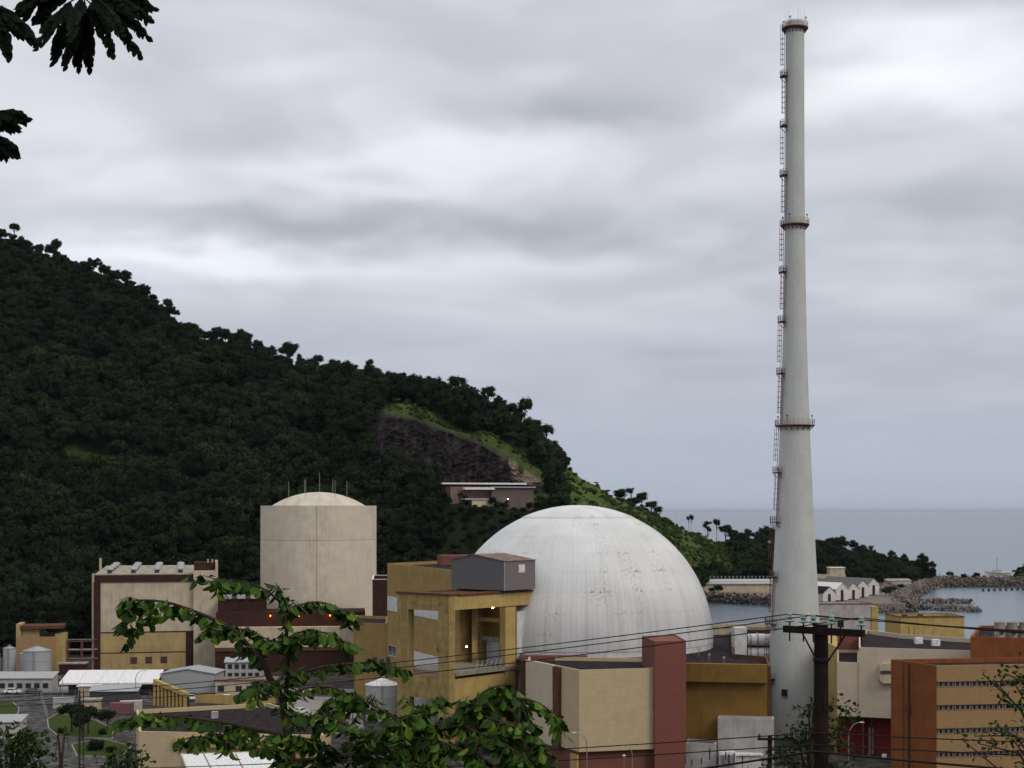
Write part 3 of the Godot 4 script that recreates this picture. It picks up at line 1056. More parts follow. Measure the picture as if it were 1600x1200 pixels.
func build_chimney() -> void:
	var base := spot(1242, 1150, 326)
	base.y = 0
	var o := thing("chimney", "very tall tapering grey concrete chimney with ring platforms and a caged ladder", "chimney", base)
	var prof := [[0.0, 5.75], [6, 5.6], [14, 5.42], [22, 5.18], [29, 4.92], [38, 4.42], [49, 3.85], [58, 3.42], [66.2, 3.08], [76, 2.74], [85.6, 2.46], [97, 2.24], [108.7, 2.1], [125, 2.0], [140, 1.96], [151.5, 1.95]]
	var lp := []
	for q in prof:
		lp.append(Vector2(q[1], q[0]))
	lp.append(Vector2(1.95, 151.5))
	lp.append(Vector2(1.6, 151.6))
	lp.append(Vector2(1.55, 140.0))
	var s := Shape.new()
	s.lathe(base, lp, 64)
	part(o, "shaft", s, mats.chimney)
	var radius := func(h: float) -> float:
		for i in prof.size() - 1:
			if h <= prof[i + 1][0]:
				return lerpf(prof[i][1], prof[i + 1][1], (h - prof[i][0]) / (prof[i + 1][0] - prof[i][0]))
		return 1.95
	for q in [[150.2, 0.85, true], [108.5, 0.95, false], [66.0, 1.1, false]]:
		var h: float = q[0]
		var r: float = radius.call(h)
		var out: float = r + q[1]
		var p := Shape.new()
		p.lathe(base + Vector3.UP * h, [Vector2(r + 0.01, -0.45), Vector2(out, -0.12), Vector2(out, 0.0), Vector2(r + 0.01, 0.0)], 40, 0, TAU, true)
		for k in 16:
			var a := TAU * k / 16
			var d := Vector3(cos(a), 0, sin(a))
			p.bar(base + d * (r + 0.02) + Vector3.UP * (h - 1.1), base + d * (out - 0.1) + Vector3.UP * (h - 0.1), 0.14)
		var po := part(o, "platform", p, mats.oxide)
		var rl := Shape.new()
		for k in 28:
			var a := TAU * k / 28
			var b := TAU * (k + 1) / 28
			var pa := base + Vector3(cos(a), 0, sin(a)) * (out - 0.08) + Vector3.UP * h
			var pb := base + Vector3(cos(b), 0, sin(b)) * (out - 0.08) + Vector3.UP * h
			rl.bar(pa, pa + Vector3.UP * 1.15, 0.055)
			for t in [0.12, 0.6, 1.15]:
				rl.bar(pa + Vector3.UP * t, pb + Vector3.UP * t, 0.06)
		part(po, "railing", rl, mats.rail)
		for k in 4:
			var a := 0.6 + k * 1.57
			var lm := Shape.new()
			var lp0 := base + Vector3(cos(a), 0, sin(a)) * (out - 0.3) + Vector3.UP * h
			lm.tube(PackedVector3Array([lp0, lp0 + Vector3.UP * 1.7]), 0.05, 0.05, 6)
			lm.lathe(lp0 + Vector3.UP * 1.7, [Vector2(0, 0), Vector2(0.16, 0.02), Vector2(0.17, 0.3), Vector2(0, 0.45)], 8)
			part(po, "obstruction_lamp", lm, mats.metal_dark)
	for k in 6:
		var a := 0.35 + k * 1.05
		var rod := Shape.new()
		var f := base + Vector3(cos(a), 0, sin(a)) * 2.0 + Vector3.UP * 150.8
		rod.tube(PackedVector3Array([f, f + Vector3.UP * 3.0]), 0.04, 0.02, 5)
		part(o, "lightning_rod", rod, mats.galvanised)
	# caged ladders change sides at every landing
	var stops := [1.0, 12.5, 24.0, 34.0, 45.5, 56.0, 66.0, 77.0, 88.0, 98.5, 108.5, 119.0, 129.5, 140.0, 150.2]
	for i in stops.size() - 1:
		var h0: float = stops[i]
		var h1: float = stops[i + 1]
		var az := PI + (0.30 if i % 2 == 0 else -0.12)    # west side, towards the viewer's hill or a little behind
		var d := Vector3(cos(az), 0, sin(az))
		d.z = absf(d.z) if i % 2 == 0 else -absf(d.z)
		var side := Vector3(-d.z, 0, d.x)
		var ls := Shape.new()
		var cage := Shape.new()
		var f0: Vector3 = base + d * (radius.call(h0) + 0.25) + Vector3.UP * h0
		var f1: Vector3 = base + d * (radius.call(h1) + 0.25) + Vector3.UP * (h1 + 1.0)
		for w in [-0.24, 0.24]:
			ls.bar(f0 + side * w, f1 + side * w, 0.08)
		var rungs := int((h1 - h0) / 0.6)
		for k in rungs:
			var p := f0.lerp(f1, (k + 0.5) / rungs)
			ls.bar(p - side * 0.24, p + side * 0.24, 0.05)
		for k in range(0, int((h1 - h0 - 3.0) / 1.1)):
			var p := f0.lerp(f1, (2.6 + k * 1.1) / (h1 - h0 + 1.0))
			var ring := [p - side * 0.24, p - side * 0.4 + d * 0.4, p - side * 0.2 + d * 0.8, p + side * 0.2 + d * 0.8, p + side * 0.4 + d * 0.4, p + side * 0.24]
			for m in 5:
				cage.bar(ring[m], ring[m + 1], 0.07)
		for w in [[-0.4, 0.4], [-0.2, 0.8], [0.2, 0.8], [0.4, 0.4]]:
			var lift := 2.6 / (h1 - h0 + 1.0)
			cage.bar(f0.lerp(f1, lift) + side * w[0] + d * w[1], f1 + side * w[0] + d * w[1], 0.06)
		var lo := part(o, "ladder", ls, mats.oxide)
		part(lo, "cage", cage, mats.oxide)
		if i > 0 and not h0 in [66.0, 108.5]:
			var ld := Shape.new()
			var r0: float = radius.call(h0)
			ld.lathe(base + Vector3.UP * h0, [Vector2(r0 + 0.02, -0.25), Vector2(r0 + 1.2, -0.16), Vector2(r0 + 1.2, 0.0), Vector2(r0 + 0.02, 0.0)], 6, PI - 0.55, PI + 0.22, true)
			for a in [PI - 0.5, PI + 0.17]:
				var dd := Vector3(cos(a), 0, sin(a))
				ld.bar(base + dd * (r0 + 0.02) + Vector3.UP * (h0 - 1.3), base + dd * (r0 + 1.1) + Vector3.UP * (h0 - 0.15), 0.12)
			var lo2 := part(o, "landing", ld, mats.oxide)
			var lr := Shape.new()
			var pts := []
			for k in 6:
				var a := lerpf(PI - 0.55, PI + 0.22, k / 5.0)
				pts.append(base + Vector3(cos(a), 0, sin(a)) * (r0 + 1.16) + Vector3.UP * h0)
			pts.push_front(base + Vector3(cos(PI - 0.55), 0, sin(PI - 0.55)) * (r0 + 0.1) + Vector3.UP * h0)
			pts.append(base + Vector3(cos(PI + 0.22), 0, sin(PI + 0.22)) * (r0 + 0.1) + Vector3.UP * h0)
			railing(lr, pts, 1.15, 0.8, 0.03)
			part(lo2, "railing", lr, mats.oxide)
	# inspection window near the foot
	var fr := {"o": Vector2(base.x - 3.1, 326 - 4.78), "e1": Vector2(0.82, -0.57), "e2": Vector2(0.57, 0.82)}
	window_in(o, fr, -0.6, 9.0, 1.3, 1.5, 0.0, mats.grey_white)


func build_dome() -> void:
	var base := Vector3(14.7, 0, -343)
	var o := thing("reactor_dome", "huge weathered white concrete dome with lichen stains, left of the chimney", "dome", base)
	var s := Shape.new()
	s.mapped = true
	var prof := []
	for k in 41:
		var a := k / 40.0 * (PI / 2 - 0.42)
		prof.append(Vector2(30.0 * cos(a), 19.0 + 30.0 * sin(a)))
	s.lathe(base, prof, 128)
	for i in s.uv.size():
		s.uv[i] = Vector2(s.uv[i].x, 1.0 - s.uv[i].y * 0.74)
	part(o, "shell", s, mats.dome)
	var c := Shape.new()
	c.mapped = true
	var pc := []
	for k in 13:
		var a := PI / 2 - 0.43 + 0.43 * k / 12.0
		pc.append(Vector2(30.12 * cos(a), 19.0 + 30.12 * sin(a)))
	pc.push_front(Vector2(pc[0].x - 0.02, pc[0].y - 0.2))
	c.lathe(base, pc, 96)
	for i in c.uv.size():
		c.uv[i] = Vector2(c.uv[i].x, 0.26 - c.uv[i].y * 0.24)
	part(o, "crown_cap", c, mats.dome)
	var d := Shape.new()
	d.lathe(base, [Vector2(29.9, 0), Vector2(29.9, 19.0)], 96)
	part(o, "drum", d, mats.white)
	var r := Shape.new()
	r.lathe(base, [Vector2(30.02, 16.6), Vector2(31.5, 16.6), Vector2(31.5, 17.35), Vector2(31.2, 17.35), Vector2(31.2, 17.05), Vector2(30.02, 17.05)], 96, 0, TAU, true)
	part(o, "gutter_ledge", r, mats.rust)


func build_cylinder() -> void:
	var base := spot(498, 900, 494)
	base.y = 0
	var o := thing("reactor_cylinder", "tall cream concrete cylinder with a low domed roof, left of the white dome", "reactor building", base)
	var s := Shape.new()
	s.lathe(base, [Vector2(18.5, 0), Vector2(18.5, 49.4)], 96)
	s.lathe(base, [Vector2(18.5, 49.4), Vector2(15.7, 49.4), Vector2(15.7, 48.6)], 96, 0, TAU, true)
	part(o, "wall", s, mats.silo)
	var d := Shape.new()
	var prof := []
	for k in 17:
		var a := lerpf(0.966, PI / 2, k / 16.0)
		prof.append(Vector2(27.6 * cos(a), 27.6 * sin(a) - 22.7 + 48.9))
	d.lathe(base, prof, 72)
	part(o, "domed_roof", d, mats.cap)
	var j := Shape.new()
	j.lathe(base, [Vector2(18.53, 38.6), Vector2(18.55, 38.65), Vector2(18.53, 38.7)], 96, 0, TAU, true)
	for a in [PI * 0.47]:
		var p := base + Vector3(cos(a), 0, sin(a)) * 18.52
		j.bar(p, p + Vector3.UP * 49.2, 0.09)
	part(o, "construction_joint", j, mats.coping)
	for q in [[-9.0, 4.5], [-5.4, -6.0], [-3.1, 8.0], [0.4, 1.0], [3.8, -6.0], [6.1, 7.5], [9.4, 3.0]]:
		var rod := Shape.new()
		var y := 48.9 - 22.7 + sqrt(27.6 * 27.6 - q[0] * q[0] - q[1] * q[1]) - 0.1
		var f := base + Vector3(q[0], y, q[1])
		rod.tube(PackedVector3Array([f, f + Vector3.UP * (6.4 if absf(q[0]) < 1.0 else 5.4)]), 0.09, 0.07, 6)
		part(o, "lightning_rod", rod, mats.pavement)


func build_portal() -> void:
	# the yellow gantry that leads up to the dome; e1 along its left face, e2 towards the dome
	var a := deg_to_rad(50.0)
	var e2 := Vector2(cos(a), sin(a))
	var fr := {"o": Vector2(-12.2, 298), "e1": Vector2(-e2.y, e2.x), "e2": e2}
	var at := fp(fr, 7, 12, 0)
	var o := thing("yellow_gantry", "yellow concrete portal frame of square columns and beams in front of the white dome", "gantry", at)
	for q in [[0.0, 2.9, 0.0, 1.7], [11.0, 14.0, 0.0, 1.7], [0.0, 1.5, 16.9, 20.1], [12.4, 14.0, 16.9, 20.1]]:
		var s := Shape.new()
		wbox(s, fr, q[0], q[1], q[2], q[3], 0, 28.3)
		part(o, "column", s, mats.yellow_dirty if q[2] < 1.0 else mats.yellow)
	for q in [[-0.01, 14.01, -0.05, 1.6, 28.3, 31.4], [0.0, 1.4, 1.6, 25.5, 28.5, 31.2], [12.5, 14.0, 1.6, 25.5, 28.5, 31.2], [1.4, 12.5, 17.2, 19.6, 28.5, 31.1], [0.3, 13.7, 0.25, 1.5, 11.0, 15.6], [0.3, 1.45, 1.7, 16.9, 10.5, 15.0], [12.5, 13.7, 1.7, 16.9, 10.5, 15.0]]:
		var s := Shape.new()
		wbox(s, fr, q[0], q[1], q[2], q[3], q[4], q[5])
		part(o, "beam", s, mats.yellow_dirty if absf(q[2]) < 1.0 else mats.yellow)
	for q in [[-0.25, 14.25, -0.3, 2.7, 31.4, 31.75], [-0.25, 2.7, 2.7, 25.6, 31.2, 31.6], [11.2, 14.25, 2.7, 25.6, 31.2, 31.6], [2.7, 11.2, 2.7, 25.6, 31.0, 31.35]]:
		var s := Shape.new()
		wbox(s, fr, q[0], q[1], q[2], q[3], q[4], q[5])
		part(o, "roof_slab", s, mats.rust)
	var fl := Shape.new()
	wbox(fl, fr, -0.3, 13.6, 1.72, 20.5, 15.6, 16.3)
	part(o, "floor_slab", fl, mats.coping)
	# the airlock wall at the back: yellow, with brown slot, ledge and steel double door
	var w := Shape.new()
	wbox(w, fr, 0.4, 13.8, 20.2, 21.0, 0, 31.0)
	part(o, "back_wall", w, mats.ochre)
	var w2 := Shape.new()
	wbox(w2, fr, 1.2, 8.6, 18.6, 20.2, 25.0, 25.8)
	wbox(w2, fr, 8.6, 10.2, 18.2, 20.2, 16.3, 28.5)
	part(o, "ledge", w2, mats.yellow_dirty)
	var sl := Shape.new()
	wbox(sl, fr, 10.25, 11.2, 19.6, 20.25, 20.2, 28.4)
	part(o, "slot", sl, mats.brown)
	var wp := Shape.new()
	wbox(wp, fr, 0.6, 1.0, 20.6, 24.6, 15.0, 27.2)
	part(o, "white_panel", wp, mats.white)
	var hd := Shape.new()
	wbox(hd, fr, 2.9, 8.4, 19.3, 20.25, 21.0, 21.9)
	part(o, "door_hood", hd, mats.coping)
	for k in 2:
		var dr := Shape.new()
		wbox(dr, fr, 4.2 + k * 1.75, 5.9 + k * 1.75, 19.9, 20.18, 16.3, 20.9)
		part(o, "door", dr, mats.metal_pale)
	var tr := Shape.new()
	for k in 6:
		var b0 := 8.0 + k * 1.45
		tr.bar(fp(fr, 0.2, b0, 16.4), fp(fr, 0.2, b0 + 0.72, 17.9), 0.12)
		tr.bar(fp(fr, 0.2, b0 + 0.72, 17.9), fp(fr, 0.2, b0 + 1.45, 16.4), 0.12)
	tr.bar(fp(fr, 0.2, 8.0, 16.45), fp(fr, 0.2, 16.7, 16.45), 0.12)
	tr.bar(fp(fr, 0.2, 8.0, 17.9), fp(fr, 0.2, 16.7, 17.9), 0.12)
	single("lattice_girder", tr, mats.galvanised, "grey lattice truss lying along the edge of the yellow gantry's floor", "girder", "", fp(fr, 0.2, 12, 16.3))
	for q in [[6.4, 16.5, 28.0], [3.0, 16.5, 28.0], [10.6, 17.0, 19.6]]:
		var p := fp(fr, q[0], q[1], q[2])
		var lo := thing("flood_lamp", ["lit floodlight under the gantry's top beam, the left of two", "lit floodlight under the gantry's top beam, the right of two", "lit lamp on a bracket at head height inside the gantry"][[6.4, 3.0, 10.6].find(q[0])], "lamp", p)
		var hs := Shape.new()
		hs.box(p + Vector3(0, 0.12, -0.16), Vector3(0.5, 0.36, 0.3))
		hs.bar(p + Vector3(0, 0.2, -0.2), p + Vector3(0, 0.5, -0.4), 0.08)
		part(lo, "housing", hs, mats.metal_dark)
		var bs := Shape.new()
		bs.box(p + Vector3(0, 0.1, 0.02), Vector3(0.34, 0.22, 0.05))
		part(lo, "bulb", bs, mats.glow_white)
		lamp_light(lo, p + Vector3(0, 0.1, 0.15), Color(1.0, 0.93, 0.8), 2.0, 0.12)
	# the grey shed on top
	var sh := thing("rooftop_shed", "grey corrugated shed with a low gable, on top of the yellow gantry", "shed", fp(fr, 7, 20, 31.6))
	var b := Shape.new()
	var lf := Shape.new()
	var ri := Shape.new()
	var x0 := -1.2
	var x1 := 13.2
	var y0 := 15.2
	var y1 := 25.0
	var hz := [31.78, 37.7, 38.9]
	var p0 := fp(fr, x0, y0, hz[0])
	var p1 := fp(fr, x1, y0, hz[0])
	var q0 := fp(fr, x0, y1, hz[0])
	var q1 := fp(fr, x1, y1, hz[0])
	var up: Vector3 = Vector3.UP * (hz[1] - hz[0])
	var mid := fp(fr, (x0 + x1) * 0.5, (y0 + y1) * 0.5, 34)
	b.quad(p0, p1, p1 + up, p0 + up, (p0 + p1) * 0.5 - mid)
	b.tri(p0 + up, p1 + up, fp(fr, 7.2, y0, hz[2]), (p0 + p1) * 0.5 - mid)
	part(sh, "gable_wall", b, mats.shed_grey)
	lf.quad(p0, q0, q0 + up, p0 + up, p0 - p1)
	part(sh, "side_wall", lf, mats.shed_side)
	ri.quad(p1, q1, q1 + up, p1 + up, p1 - p0)
	ri.quad(q0, q1, q1 + up, q0 + up, q0 - p0)
	ri.tri(q0 + up, q1 + up, fp(fr, 7.2, y1, hz[2]), q0 - p0)
	ri.quad(p0, p1, q1, q0, Vector3.DOWN)
	part(sh, "rear_wall", ri, mats.shed_grey)
	for side in [0, 1]:
		var rf := Shape.new()
		var ea := x0 - 0.2 if side == 0 else x1 + 0.2
		var eh: float = hz[1] - 0.02
		var A := fp(fr, ea, y0 - 0.2, eh)
		var B := fp(fr, ea, y1 + 0.2, eh)
		var C := fp(fr, 7.2, y1 + 0.2, hz[2] + 0.02)
		var D := fp(fr, 7.2, y0 - 0.2, hz[2] + 0.02)
		var t := Vector3.UP * 0.12
		rf.hexa([A, B, C, D, A + t, B + t, C + t, D + t], (A + C) * 0.5 + t * 0.5)
		part(sh, "roof_panel", rf, mats.roof_brown)
	var trim := Shape.new()
	trim.bar(p0 + Vector3(0, 0, 0.02), p0 + up, 0.16)
	part(sh, "corner_trim", trim, mats.metal_pale)
	# a small white window in the side wall
	var fs := {"o": fr.o + fr.e1 * x0, "e1": fr.e2, "e2": fr.e1}
	window_in(sh, fs, y0 + 4.6, 35.4, 1.7, 1.4, 0.0, mats.white_roof)
	var blind := Shape.new()
	wbox(blind, fs, y0 + 4.65, y0 + 6.25, -0.05, -0.02, 35.45, 36.75)
	part(sh, "window_blind", blind, mats.white_roof)


func lamp_light(o: Node3D, at: Vector3, c: Color, e: float, size: float) -> void:
	var l := OmniLight3D.new()
	l.name = "lamp_light"
	l.light_color = c
	l.light_energy = e
	l.light_size = size
	l.omni_range = 40.0
	l.omni_attenuation = 2.0
	l.shadow_enabled = true
	l.position = at - origin_of(o)
	o.add_child(l)


func block(called: String, label: String, pts: PackedVector2Array, y0: float, y1: float, wall: Material, roof: Material, category := "building", thick := 0.4, drop := 0.8, cop: Material = null) -> Node3D:
	var c := Vector2.ZERO
	for p in pts:
		c += p / pts.size()
	var o := thing(called, label, category, Vector3(c.x, y0, -c.y))
	var s := Shape.new()
	var inner := s.parapet(pts, y0, y1, thick, drop)
	part(o, "wall", s, wall)
	var r := Shape.new()
	r.face(inner, y1 - drop, Vector3.UP)
	part(o, "roof", r, roof)
	if cop:
		var k := Shape.new()
		for i in pts.size():
			var a := pts[i]
			var b := pts[(i + 1) % pts.size()]
			k.bar(Vector3(a.x, y1 + 0.06, -a.y), Vector3(b.x, y1 + 0.06, -b.y), 0.5, 0.14)
		part(o, "coping", k, cop)
	return o


func build_centre() -> void:
	# hall wall that runs from far left into the dome
	var hall := block("yellow_hall", "ochre yellow windowless hall running back to the left of the dome", poly_of([[605, 387], [724, 337], [790, 352], [700, 410]]), 0, 34.6, mats.yellow_dirty, mats.roof_dark)
	hall.get_node("wall").material_override = mats.ochre_wall
	var w0 := plan(605, 387)
	var w1 := plan(724, 337)
	var dirn := (w1 - w0).normalized()
	var fr := {"o": w0, "e1": dirn, "e2": Vector2(-dirn.y, dirn.x)}
	# white panels let into the long wall
	for q in [[0.5, 22.8, 39.5, 26.4], [20.3, 10.8, 20.0, 14.3]]:
		var s := Shape.new()
		wbox(s, fr, q[0], q[0] + q[2], -0.12, 0.1, q[1], q[3])
		part(hall, "white_panel", s, mats.white)
	window_in(hall, fr, 1.0, 11.7, 6.2, 2.4, 0.0, mats.white, 2)
	var red := Shape.new()
	var rf := frame(690, 392, 12)
	wbox(red, rf, 0, 8.0, 0, 7, 33.9, 36.4)
	part(hall, "roof_housing", red, mats.red_tile)
	var annex := block("yellow_annex", "plain yellow block in front of the cream cylinder's right foot", poly_of([[553, 402], [604, 398], [606, 425], [556, 430]]), 0, 18.6, mats.yellow_dirty, mats.roof_dark)
	annex.get_node("wall").material_override = mats.ochre_wall
	block("link_building", "narrow brown shaded building between the cream cylinder and the yellow hall", poly_of([[582, 442], [612, 442], [614, 470], [584, 470]]), 0, 28.0, mats.brown, mats.roof_dark, "building", 0.4, 0.8, mats.white_roof)
	# low building round the dome
	var ring := block("dome_podium", "low red brown and ochre building wrapped round the foot of the dome", poly_of([[813, 306], [1023, 301], [1072, 292], [1204, 289], [1199, 308], [1147, 314], [1143, 390], [820, 390]]), 0, 18.6, mats.rust, mats.roof_dark)
	var oc := Shape.new()
	var f1 := frame(1072, 292, -3)
	f1.e1 = (plan(1204, 289) - plan(1072, 292)).normalized()
	f1.e2 = Vector2(-f1.e1.y, f1.e1.x)
	var ln := plan(1204, 289).distance_to(plan(1072, 292))
	wbox(oc, f1, 0.0, ln - 0.6, -1.6, -0.002, 15.6, 19.0)
	part(ring, "overhanging_band", oc, mats.ochre)
	var lw := Shape.new()
	wbox(lw, f1, 0.0, ln - 0.6, -0.25, -0.003, 0, 15.6)
	part(ring, "ochre_wall", lw, mats.ochre)
	var wb := block("white_box", "plain off-white box against the ochre wall beside the chimney foot", PackedVector2Array([f1.o + f1.e1 * 6.2 - f1.e2 * 4.0, f1.o + f1.e1 * 16.5 - f1.e2 * 4.0, f1.o + f1.e1 * 16.5 - f1.e2 * 0.3, f1.o + f1.e1 * 6.2 - f1.e2 * 0.3]), 0, 9.2, mats.grey_white, mats.roof_deck)
	wb.get_child(0).name = "wall"
	block("low_grey_annex", "low grey-white wall in front of the ochre wall, right of the red tower", PackedVector2Array([f1.o + f1.e1 * 0.3 - f1.e2 * 6.0, f1.o + f1.e1 * 6.0 - f1.e2 * 6.0, f1.o + f1.e1 * 6.0 - f1.e2 * 0.3, f1.o + f1.e1 * 0.3 - f1.e2 * 0.3]), 0, 4.6, mats.grey_white, mats.roof_deck)
	var lip := Shape.new()
	var f2 := frame(815, 303.5, -3)
	wbox(lip, f2, 0, 13.0, -0.4, 1.4, 18.3, 19.3)
	part(ring, "red_kerb", lip, mats.red_tile)
	# cream tiled block
	var cr := thing("cream_tiled_block", "cream tiled block with a brown slot, before the dome, left of the red tower", "building", spot(920, 1200, 285))
	var pl := poly_of([[825, 297], [905, 278], [1024, 281.7], [1024, 300], [826, 304]])
	var s := Shape.new()
	var inner := s.parapet(pl, 4.2, 19.05, 0.4, 0.7)
	s.face(pl, 4.2, Vector3.DOWN)
	part(cr, "wall", s, mats.cream_tile)
	var r := Shape.new()
	r.face(inner, 18.35, Vector3.UP)
	part(cr, "roof", r, mats.roof_dark)
	var bs := Shape.new()
	bs.prism(poly_of([[828, 297.5], [905, 279.2], [1023, 282.8], [1023, 299], [828, 303]]), 0, 4.19)
	part(cr, "red_base", bs, mats.red_tile)
	var A := plan(825, 297)
	var B := plan(905, 278)
	var ed := (B - A).normalized()
	var f3 := {"o": A, "e1": ed, "e2": Vector2(-ed.y, ed.x)}
	var L := A.distance_to(B)
	var pn := Shape.new()
	wbox(pn, f3, 0.0, L * 0.545, -0.5, -0.002, 4.0, 19.1)
	part(cr, "white_panel", pn, mats.pale_tile)
	var st := Shape.new()
	wbox(st, f3, L * 0.555, L * 0.665, -0.65, 0.002, 3.9, 18.9)
	part(cr, "brown_slot", st, mats.rust)
	var pl2 := Shape.new()
	wbox(pl2, f3, L * 0.85, L * 0.98, -0.2, 0.1, 0.0, 3.6)
	part(cr, "corner_post", pl2, mats.yellow)
	# red tower
	var rt := block("red_tower", "plain brick red stair tower right of the cream tiled block", poly_of([[1003, 293], [1023, 280.5], [1072, 282.5], [1056, 296]]), 0, 24.0, mats.red_tile, mats.red_tile, "building", 0.4, 0.15)
	rt.get_child(0).name = "wall"
	# behind, between dome and chimney
	block("cream_rear_wall", "cream building seen between the dome and the chimney ducts", poly_of([[1108, 372], [1230, 372], [1230, 384], [1108, 384]]), 0, 19.6, mats.cream, mats.roof_dark, "building", 0.4, 0.7, mats.grey_white)
	var dc := thing("chimney_duct", "pair of fat white ducts entering the chimney from a white riser", "duct", spot(1158, 1040, 331))
	var rs := Shape.new()
	wbox(rs, frame(1148, 327, 0), 0, 2.6, 0, 5.0, 0.0, 22.9)
	part(dc, "riser", rs, mats.white)
	var wl := Shape.new()
	wbox(wl, frame(1167, 333, 0), 0, 7.0, 0, 2.0, 0.0, 22.0)
	part(dc, "back_screen", wl, mats.rust)
	for h in [20.2, 17.2]:
		var t := Shape.new()
		var p := spot(1168, 1000, 330)
		p.y = h
		t.tube(PackedVector3Array([p, p + Vector3(8.5, 0, 0)]), 1.25, 1.25, 24)
		var tp := part(dc, "pipe", t, mats.white_paint)
		for x in [0.4, 1.9]:
			var fl := Shape.new()
			fl.tube(PackedVector3Array([p + Vector3(x, 0, 0), p + Vector3(x + 0.25, 0, 0)]), 1.5, 1.5, 24)
			part(tp, "flange", fl, mats.galvanised)
	# things on the podium roof
	for k in 3:
		var v := Shape.new()
		var q := spot([1092, 1108, 1131][k], 1020, [318, 306, 300][k])
		q.y = 17.8
		v.tube(PackedVector3Array([q, q + Vector3.UP * 1.3]), 0.09, 0.09, 6)
		v.lathe(q + Vector3.UP * 1.3, [Vector2(0.28, 0), Vector2(0.22, 0.25), Vector2(0, 0.3)], 8)
		single("vent_pipe", v, mats.galvanised, ["thin vent pipe on the podium roof nearest the dome", "thin vent pipe in the middle of the podium roof", "thin vent pipe on the podium roof nearest the chimney"][k], "vent", "vent pipes on the podium roof", q)


